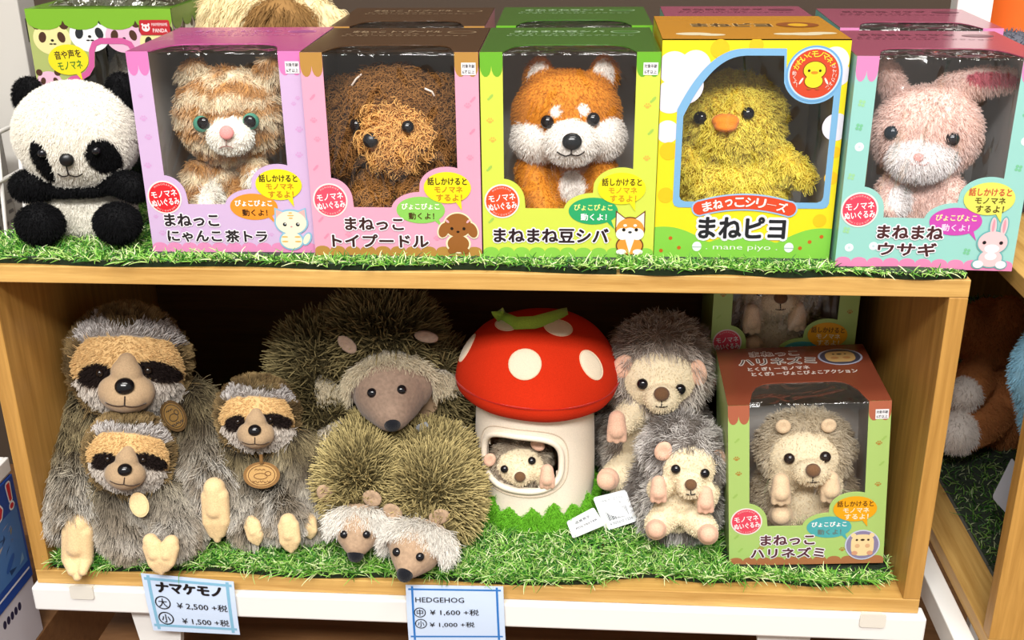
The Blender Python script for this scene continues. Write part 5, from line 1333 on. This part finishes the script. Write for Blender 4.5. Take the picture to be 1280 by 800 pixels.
# ------------------------------------------------------------------ price cards taped to the front edge
PAPER = plastic('#c3d3ea', .8, 'paper'); MARK = plastic('#141418', .6, 'marker_ink')
def card(label, tl, tr, bl, br, border, bw, lines):
    TLc, TRc, BLc, BRc = [at(x, y, -.0106) for x, y in (tl, tr, bl, br)]
    c = (TLc+TRc+BLc+BRc)/4; r = tag(empty('price_card', c), label, 'price card')
    def map_(u, v, l):                # u 0..1 across, v 0..1 up
        p = BLc*(1-u)*(1-v)+BRc*u*(1-v)+TLc*(1-u)*v+TRc*u*v; return p-c+Vector((0, -.00012*l-.0012*math.sin(v*3.1), 0))
    mb = MB(); vs = []; fs = []; N = 8
    for k in (0, 1):
        for j in range(N+1):
            for i in range(N+1): p = map_(i/N, j/N, 0); vs.append(p+Vector((0, .00025*k, 0)))
    M_ = (N+1)**2
    for j in range(N):
        for i in range(N): a = j*(N+1)+i; q = [a, a+1, a+N+2, a+N+1]; fs.append(q); fs.append([M_+t for t in q][::-1])
    mb.add(vs, fs, PAPER); mb.build('paper', r)
    P = Ink(map_, 2)
    def strip(x0, z0, x1, z1):
        n = 10
        a = [(x0+(x1-x0)*i/n, z0) for i in range(n+1)]; b = [(x0+(x1-x0)*i/n, z1) for i in range(n+1)]; c2 = a+b[::-1]
        if abs(z1-z0) > abs(x1-x0): c2 = [(x0, z0+(z1-z0)*i/n) for i in range(n+1)]+[(x1, z1-(z1-z0)*i/n) for i in range(n+1)]
        P.poly(c2, border, 0)
    ex = .03; t = bw; i0 = .055
    strip(i0-ex, 1-i0-t*1.3, 1-i0+ex, 1-i0); strip(i0-ex, i0+.03, 1-i0+ex, i0+.03+t*1.3); strip(i0, i0-.02, i0+t, 1-.02); strip(1-i0-t, i0-.02, 1-i0, 1-.02)
    P.build('marker_border', r)
    P = Ink(map_, 5); asp = (TRc-TLc).length/(TLc-BLc).length
    for tx, x, z, size, wd, off in lines:
        if tx.startswith('('):       # ringed character
            o = [(x+a/asp, z+b) for a, b in el(0, 0, size*.78)]; i_ = [(x+a/asp, z+b) for a, b in el(0, 0, size*.66)]
            P.poly(o, '#16161a', 0, holes=[i_]); tx = tx[1:-1]; wd = size*.85/asp
        P.text(tx, x, z, size, '#16161a', 1, off, width=wd)
    P.build('handwritten_price', r)
    return r
card('light blue card hand lettered in Japanese with 2,500 and 1,500 yen prices', (176, 716.5), (292, 727), (192, 788), (300, 793.5), '#8cc4e2', .035,
     [('ナマケモノ', .50, .80, .17, .70, .05), ('(大)', .185, .53, .15, .1, .01), ('¥ 2,500 +税', .62, .50, .13, .56, .008), ('(小)', .185, .25, .15, .1, .01), ('¥ 1,500 +税', .63, .22, .13, .53, .008)])
card('pale blue card lettered HEDGEHOG with 1,600 and 1,000 yen prices', (507, 731), (629, 733), (511, 802), (632, 802), '#2f7fd0', .022,
     [('HEDGEHOG', .345, .76, .085, .50, .006), ('(中)', .135, .54, .11, .1, .006), ('¥ 1,600 +税', .49, .545, .11, .50, .008), ('(小)', .14, .34, .11, .1, .006), ('¥ 1,000 +税', .46, .325, .10, .46, .008)])

# ------------------------------------------------------------------ paper tags of the plush
TAGW = plastic('#d8dade', .6, 'tag_paper')
def papertag(label, corners, lines=(), bars=None, thick=.0006, m=None):
    pts = [Vector(p) for p in corners]; c = sum(pts, Vector())/4; r = tag(empty('paper_tag', c), label, 'tag')
    a, b, d_, e = pts; n = (b-a).cross(e-a).normalized()
    if n.dot(CAMV-c) < 0: n = -n
    mp = lambda u, v, l: a*(1-u)*(1-v)+b*u*(1-v)+d_*u*v+e*(1-u)*v - c + n*(.00012*l)
    lp = rrect(0, 0, 1, 1, .08); vs, fs = tess([lp]); k = len(vs)
    mb = MB(); P0 = [Vector(mp(x, z, 0)) for x, z in vs]; mb.add(P0+[p-n*thick for p in P0], fs+[[k+i for i in f][::-1] for f in fs]+[[i, (i+1) % k, k+(i+1) % k, k+i] for i in range(k)], m or TAGW); mb.build('card', r)
    P = Ink(mp, 1)
    for tx, x, z, size, wd in lines: P.text(tx, x, z, size, '#5a6068', 0, .0, width=wd)
    if bars:
        x0, z0, x1, z1 = bars; rng = random.Random(3); x = x0
        while x < x1:
            q = rng.choice((.008, .014, .022)); P.poly([(x, z0), (x+q, z0), (x+q, z1), (x, z1)], '#3a3e44', 0); x += q+rng.choice((.01, .016, .02))
    if lines or bars: P.build('printed_text', r)
    return r
q = lambda x, y, z: atz(x, y, z)
papertag('white barcode tag lying by the foot of the larger beige hedgehog', [at(757, 664, .088), at(797, 651, .088), at(782, 612, .104), at(741, 622, .104)],
   [('日本製 ポリエステル', .5, .82, .09, .7), ('ぬいぐるみ', .5, .68, .09, .5), ('4 905610 1234', .55, .14, .08, .7)], (.2, .24, .85, .55))
papertag('white tag lying against the green hem of the mushroom house', [at(716, 673, .064), at(756, 656, .07), at(742, 634, .090), at(708, 652, .088)], [('品質表示', .5, .7, .14, .5), ('POLYESTER', .55, .4, .1, .7)])
papertag('grey folded tag in front of the big hedgehog chest', [at(505, 556, .108), at(552, 560, .108), at(533, 527, .112), at(522, 531, .112)], m=plastic('#8f9296', .7, 'grey_tag_paper'))

# ------------------------------------------------------------------ neighbouring cubby on the right with its plush
def atx(px, py, X):
    d = ray(px, py); return CAMV + d*((X-CAMV.x)/d.x)
cubby('display_cubby', 'second oak cubby turned sideways at the right edge with a brown dog plush inside', Matrix.Translation((.497, .392, ZB)) @ Matrix.Rotation(-math.pi/2, 4, 'Z'), W2, DEP, H)
r = empty('display_rack', (.68, .42, 0)); tag(r, 'white metal rack under the sideways cubby at the right edge', 'rack')
for n, lo, hi in (('side_rail', (.474, -.062, ZB-.0285), (.494, .846, ZB-.0005)), ('side_rail', (.85, -.062, ZB-.0285), (.87, .846, ZB-.0005)), ('front_rail', (.4945, -.062, ZB-.0285), (.8495, -.044, ZB-.0005)), ('rear_rail', (.4945, .828, ZB-.0285), (.8495, .846, ZB-.0005))):
    mb = MB((.68, .42, 0)); mb.box(lo, hi, WHITE, bev=.0015); mb.build(n, r)
for x in (.478, .846):
    for y in (-.058, .822):
        mb = MB((.68, .42, 0)); mb.box((x, y, 0), (x+.02, y+.02, ZB-.029), WHITE, bev=.001); mb.build('leg', r)
turf('artificial_turf_mat', 'green turf darkened for shade inside the sideways cubby under the brown dog plush', .533, -.036, .80, .82, ZB+TH, 9000, .013, 15, dark=.4)  # blade colours darkened here to paint in the shade of this cubby
def dog():
    Y = .30
    bl = [eb(1236, 415, Y, 42, 36, 44), eb(1250, 490, Y+.02, 62, 46, 56), eb(1262, 392, Y-.03, 20, 12, 26, -.3), eb(1212, 400, Y-.02, 15, 10, 24, .2)]
    pw = lb((1222, 470, Y-.03, 20), (1207, 492, Y-.05, 20)) + lb((1235, 520, Y-.02, 26), (1195, 540, Y-.06, 26)) 
    bl += pw; c = at(1250, 500, Y+.02); bl.append((Vector((c.x, c.y, ZB+TH+.045)), (.05, .04, .042), None))
    P = Plush('dog_plush', 'brown dog plush with white paws sitting in the sideways cubby', 'plush toy', c, bl, .0035, floor=ZB+TH+.005)
    br, wt = A('#c07c4a'), A('#e8ddd4'); e1, e2 = [eb(1203, 494, Y-.055, 24, 24, 24)], [eb(1190, 542, Y-.065, 32, 30, 32)]
    col = lambda p, n: np.where(inside(p, e1+e2, 1.0)[:, None], wt, br)
    P.body(col); P.fur(20000, .005, lambda p, n: col(p, n)*.85, col, up=.6, comb=(0, -.1, -.4), rnd=.3, r0=.0004, seed=71, k=3)
dog()
def bluep():
    Y = .06; h_ = eb(1300, 458, Y, 34, 26, 56); c = h_[0]
    bl = [h_, (Vector((c.x+.075, c.y+.02, ZB+TH+.05)), (.04, .045, .05), None), (Vector((c.x+.045, c.y+.01, (c.z+ZB+TH)/2)), (.025, .03, .06), None)] + capsules([(Vector((c.x+.008, c.y+.004, c.z-.02)), .026), (Vector((c.x+.06, c.y+.016, ZB+TH+.075)), .03)], None)
    P = Plush('animal_plush', 'light blue plush cut off by the right edge of the photo', 'plush toy', c, bl, .003, floor=ZB+TH+.005)
    b = A('#9ed2ea'); P.body(lambda p, n: np.tile(b, (len(p), 1))); P.fur(12000, .005, b*.85, b, up=.6, rnd=.3, r0=.0004, seed=72, k=3)
bluep()
papertag('grey paper card hanging in front of the darkened turf at the right edge', [at(1240, 622, .075), at(1272, 658, .075), at(1282, 600, .075), at(1265, 572, .075)], m=plastic('#a9a9b0', .7, 'grey_tag_paper'))
papertag('white printed tag overlapping the grey card at the right edge', [at(1266, 638, .062), at(1286, 650, .062), at(1292, 598, .062), at(1272, 606, .062)], [('品質', .4, .6, .2, .5)])
# white post, orange pot and grey plush at the top right
mb = MB(); c = at(1212, 30, .33); mb.box((c.x-.0185, .32, ZB+H+.0003), (c.x+.0185, .345, ZB+H+.42), WHITE, bev=.0015)
for k in range(5): mb.box((c.x+.0186, .329, ZB+H+.03+.06*k), (c.x+.0189, .335, ZB+H+.06+.06*k), plastic('#33302c', .6, 'dark_slot'))
tag(mb.build('slotted_post'), 'white slotted steel post rising behind the rabbit box', 'post')
def greyplush():
    Y = .22; c = at(1272, 68, Y); bl = [(Vector((c.x+.01, c.y, ZB+H+.055)), (.05, .045, .055), None), eb(1265, 62, Y-.02, 34, 28, 22), eb(1240, 66, Y-.02, 14, 14, 12)]
    c2 = at(1270, 75, Y); bl.append((Vector((c2.x, c2.y, (c2.z+ZB+H)/2)), (.04, .04, (c2.z-ZB-H)/2), None))
    P = Plush('animal_plush', 'dark grey plush with a dark red collar at the top right corner', 'plush toy', c, bl, .0035, floor=ZB+H+.0005)
    g = A('#5c5c66'); P.body(lambda p, n: np.tile(g, (len(p), 1))); P.fur(9000, .006, g*.8, g, up=.6, rnd=.3, r0=.0004, seed=73, k=3)
    pts = [hitpx(P.T, 1256+ i*3, 56+i*1.8+ (i-4)**2*.3)[0] for i in range(9)]; pts = [p for p in pts if p]
    mb = MB(P.off); mb.tube([p+Vector((0, -.001, .001)) for p in pts], .004, fabric('#7a1420', .8), 8); mb.build('collar', P.root)
greyplush()
mb = MB(); c = at(1262, 20, .5); 
prof = [(.0, .0), (.05, .0), (.06, .12), (.066, .26), (.068, .27), (.062, .27), (.055, .2), (.0, .195)]
vs = []; fs = []; N = 40
for R, z in prof:
    for i in range(N): t = 2*math.pi*i/N; vs.append((c.x+R*math.cos(t), .5+R*math.sin(t), ZB+H+.0005+z))
for j in range(len(prof)-1):
    for i in range(N): fs.append([j*N+i, j*N+(i+1) % N, (j+1)*N+(i+1) % N, (j+1)*N+i])
mb.add(vs, fs, plastic('#e2641c', .5, 'orange_plastic'), True); tag(mb.build('orange_bucket'), 'orange bucket in the far top right corner', 'bucket')

# ------------------------------------------------------------------ left side: slotted upright, wire basket, toy packages
mb = MB(); gp = plastic('#b9b5ae', .45, 'grey_steel')
mb.box((-.545, .262, 0), (-.4985, .30, ZB+.95), gp, bev=.0015)
for k in range(14): mb.box((-.4986, .272, ZB+.08+.062*k), (-.4982, .276, ZB+.105+.062*k), plastic('#2c2a28', .6, 'dark_slot'))
tag(mb.build('slotted_post'), 'grey slotted steel upright behind the left end of the cubby', 'post')
def stand(name, label, cat, lo, hi, m):
    mb = MB(); mb.box(lo, hi, m, bev=.001); return tag(mb.build(name), label, cat)
def sideprint(X, y0, z0, fn, name, parent):   # print on the face turned towards +X
    P = Ink(lambda u, v, l: (X+.00012*l, y0+u, z0+v), 1); fn(P); return P.build(name, parent)
stand('plinth', 'brown wooden plinth under the toy packages at the left', 'plinth', (-.76, -.30, 0), (-.488, .24, ZB-.105), WOODF)
bxo = empty('toy_package', (-.61, -.08, ZB-.1045)); tag(bxo, 'flat white printed package under the blue toy box at bottom left', 'toy box')
mb = MB(bxo.location); mb.box((-.74, -.26, ZB-.1045), (-.4885, .055, ZB-.0305), ink('#d8d4dc'), bev=.001); mb.build('carton', bxo)
def f0(P):
    for k in range(9): P.poly([(.02, .012+.006*k), (.02+.22*(.6+.4*math.sin(k*2.1)**2), .012+.006*k), (.02+.22*(.6+.4*math.sin(k*2.1)**2), .0135+.006*k), (.02, .0135+.006*k)], '#8a8690', 0)
    for k in range(5): P.poly(el(.268+.008*k-.02, .058, .0035, .005, n=12), '#2a2a4a', 0)
mb2 = Ink(lambda u, v, l: (-.4885+.00012*l+.61, -.26+u+.08, v), 1); f0(mb2); mb2.build('printed_text', bxo)
bxb = empty('toy_package', (-.61, -.08, ZB-.030)); tag(bxb, 'blue toy box printed with a red Japanese word and colourful scene at bottom left', 'toy box')
mb = MB(bxb.location); mb.box((-.73, -.26, ZB-.030), (-.487, .055, ZB+.098), ink('#234a9c'), bev=.001); mb.build('carton', bxb)
def f1(P):
    P.poly([(.004, .022), (.31, .022), (.31, .092), (.004, .092)], '#4a78b4', 0)
    rg = random.Random(8); cols = ['#3c6a5a', '#7fa4c4', '#6a6a78', '#9a8a58', '#c8b8b0', '#20406e', '#b85a70', '#8ab46a']
    for k in range(110):
        u, v = rg.uniform(.012, .30), rg.uniform(.028, .086); P.poly([(u+rg.uniform(-.009, .009), v+rg.uniform(-.006, .006)) for _ in range(3)], rg.choice(cols), 1)
    for k in range(7): u = .05+.038*k; P.poly(el(u, .05+.014*math.sin(k*1.7), .012, .004, .6, n=14), rg.choice(['#2a58a0', '#6a98c8']), 2)
    P.poly([(.004, .012), (.31, .012), (.31, .0145), (.004, .0145)], '#e8e8f0', 1)
    P.text('る！', .276, .108, .030, '#d8303a', 3, .02, halo='#f4f0f0', hoff=.07, width=.058)
mb2 = Ink(lambda u, v, l: (-.487+.00012*l+.61, -.26+u+.08, v), 1); f1(mb2); mb2.build('printed_scene', bxb)
tr = empty('tray', (-.61, -.08, ZB+.0985)); tag(tr, 'white plastic tray rim above the blue toy box at the left', 'tray')
mb = MB(tr.location)
mb.box((-.73, -.26, ZB+.0985), (-.489, .055, ZB+.1015), WHITE)
for lo, hi in (((-.492, -.26, ZB+.1012), (-.487, .055, ZB+.118)), ((-.73, -.26, ZB+.1012), (-.725, .055, ZB+.118)), ((-.725, -.26, ZB+.1012), (-.492, -.255, ZB+.118)), ((-.725, .05, ZB+.1012), (-.492, .055, ZB+.118))): mb.box(lo, hi, WHITE, bev=.001)
mb.build('rim', tr)
for k, (x, y, c1, lab) in enumerate(((-.533, -.02, '#3a2a30', 'dark wrapped package lying in the white tray at the left'), (-.538, -.13, '#9a8086', 'mauve wrapped package lying in the white tray at the left'))):
    o = empty('wrapped_package', (x, y, ZB+.102)); tag(o, lab, 'package'); mb = MB(o.location)
    mb.ball(Vector((x, y, ZB+.138)), (.036, .05, .036), fabric(c1, .6), sub=3); mb.build('wrapper', o)
    mb = MB(o.location); mb.tube([(x+.02, y-.03, ZB+.165), (x+.036, y-.01, ZB+.152), (x+.036, y+.02, ZB+.14)], .004, fabric('#d8c8c8', .6), 8); mb.build('ribbon', o)
# wire basket
wb = empty('wire_basket', (-.60, .12, ZB+.25)); tag(wb, 'white wire basket of papers beyond the panda plush at the far left', 'basket'); mb = MB(wb.location)
for y in np.linspace(.02, .24, 6): mb.tube([(-.70, y, ZB+.25), (-.505, y, ZB+.25), (-.488, y, ZB+.44)], .0022, WHITE, 8)
for z in (.27, .33, .39, .44): mb.tube([(-.505+.017*(z-.25)/.19, .015, ZB+z), (-.505+.017*(z-.25)/.19, .245, ZB+z)], .0026, WHITE, 8)
for x in (-.69, -.63, -.57, -.51): mb.tube([(x, .015, ZB+.252), (x, .245, ZB+.252)], .0022, WHITE, 8)
mb.build('wire_grid', wb)
mb = MB(wb.location); 
for y in (.03, .23): mb.tube([(-.70, y, ZB+.248), (-.70, y, ZB+.125), (-.72, y, ZB+.119)], .003, WHITE, 8)
mb.build('bracket', wb)
for k in range(3):
    o = empty('folded_newspaper', (-.58, .05+.065*k, ZB+.2555)); tag(o, ['printed grey newspaper at the near end of the wire basket', 'tan paper bundle in the middle of the wire basket', 'printed newspaper at the far end of the wire basket'][k], 'newspaper')
    mb = MB(o.location); y = .05+.065*k; mb.box((-.66, y-.026, ZB+.2555), (-.512, y+.026, ZB+.37+.03*k), ink(['#a8a49c', '#c89a58', '#a09c94'][k], .7), bev=.003); mb.build('pages', o)
    if k != 1:
        P = Ink(lambda u, v, l: (-.512+.58+.00012*l, u-.026, v), 1); rg = random.Random(k)
        for a in range(3):
            for b in range(9): P.poly([(.004+.016*a, .01+.011*b), (.017+.016*a-rg.random()*.004, .01+.011*b), (.017+.016*a-rg.random()*.004, .014+.011*b), (.004+.016*a, .014+.011*b)], '#5c5a58', 0)
        P.build('newsprint', o)

# ------------------------------------------------------------------ phrases shared by things of a kind
def regroup():
    for o in list(SC.objects):
        if o.parent is not None or 'category' not in o: continue
        l, n = o['label'], o.name.split('.')[0]
        g = {'sloth_plush': 'sloth plush family', 'price_card': 'hand lettered price cards', 'artificial_turf_mat': 'artificial turf mats', 'paper_tag': 'paper tags of the plush',
             'label_clip': 'plastic clips on the white rail', 'toy_package': 'stacked toy packages', 'wrapped_package': 'wrapped packages in the tray', 'folded_newspaper': 'papers in the wire basket'}.get(n)
        if n == 'window_toy_box': g = 'boxes of the second row' if 'standing behind' in l and 'panda' not in l else 'hedgehog window boxes' if ('hedgehog' in l or 'lower turf' in l) else 'window boxes along the top row'
        if n == 'hedgehog_plush': g = 'olive spiked hedgehogs' if 'olive' in l else 'beige hedgehogs'
        if g: o['group'] = g
regroup()
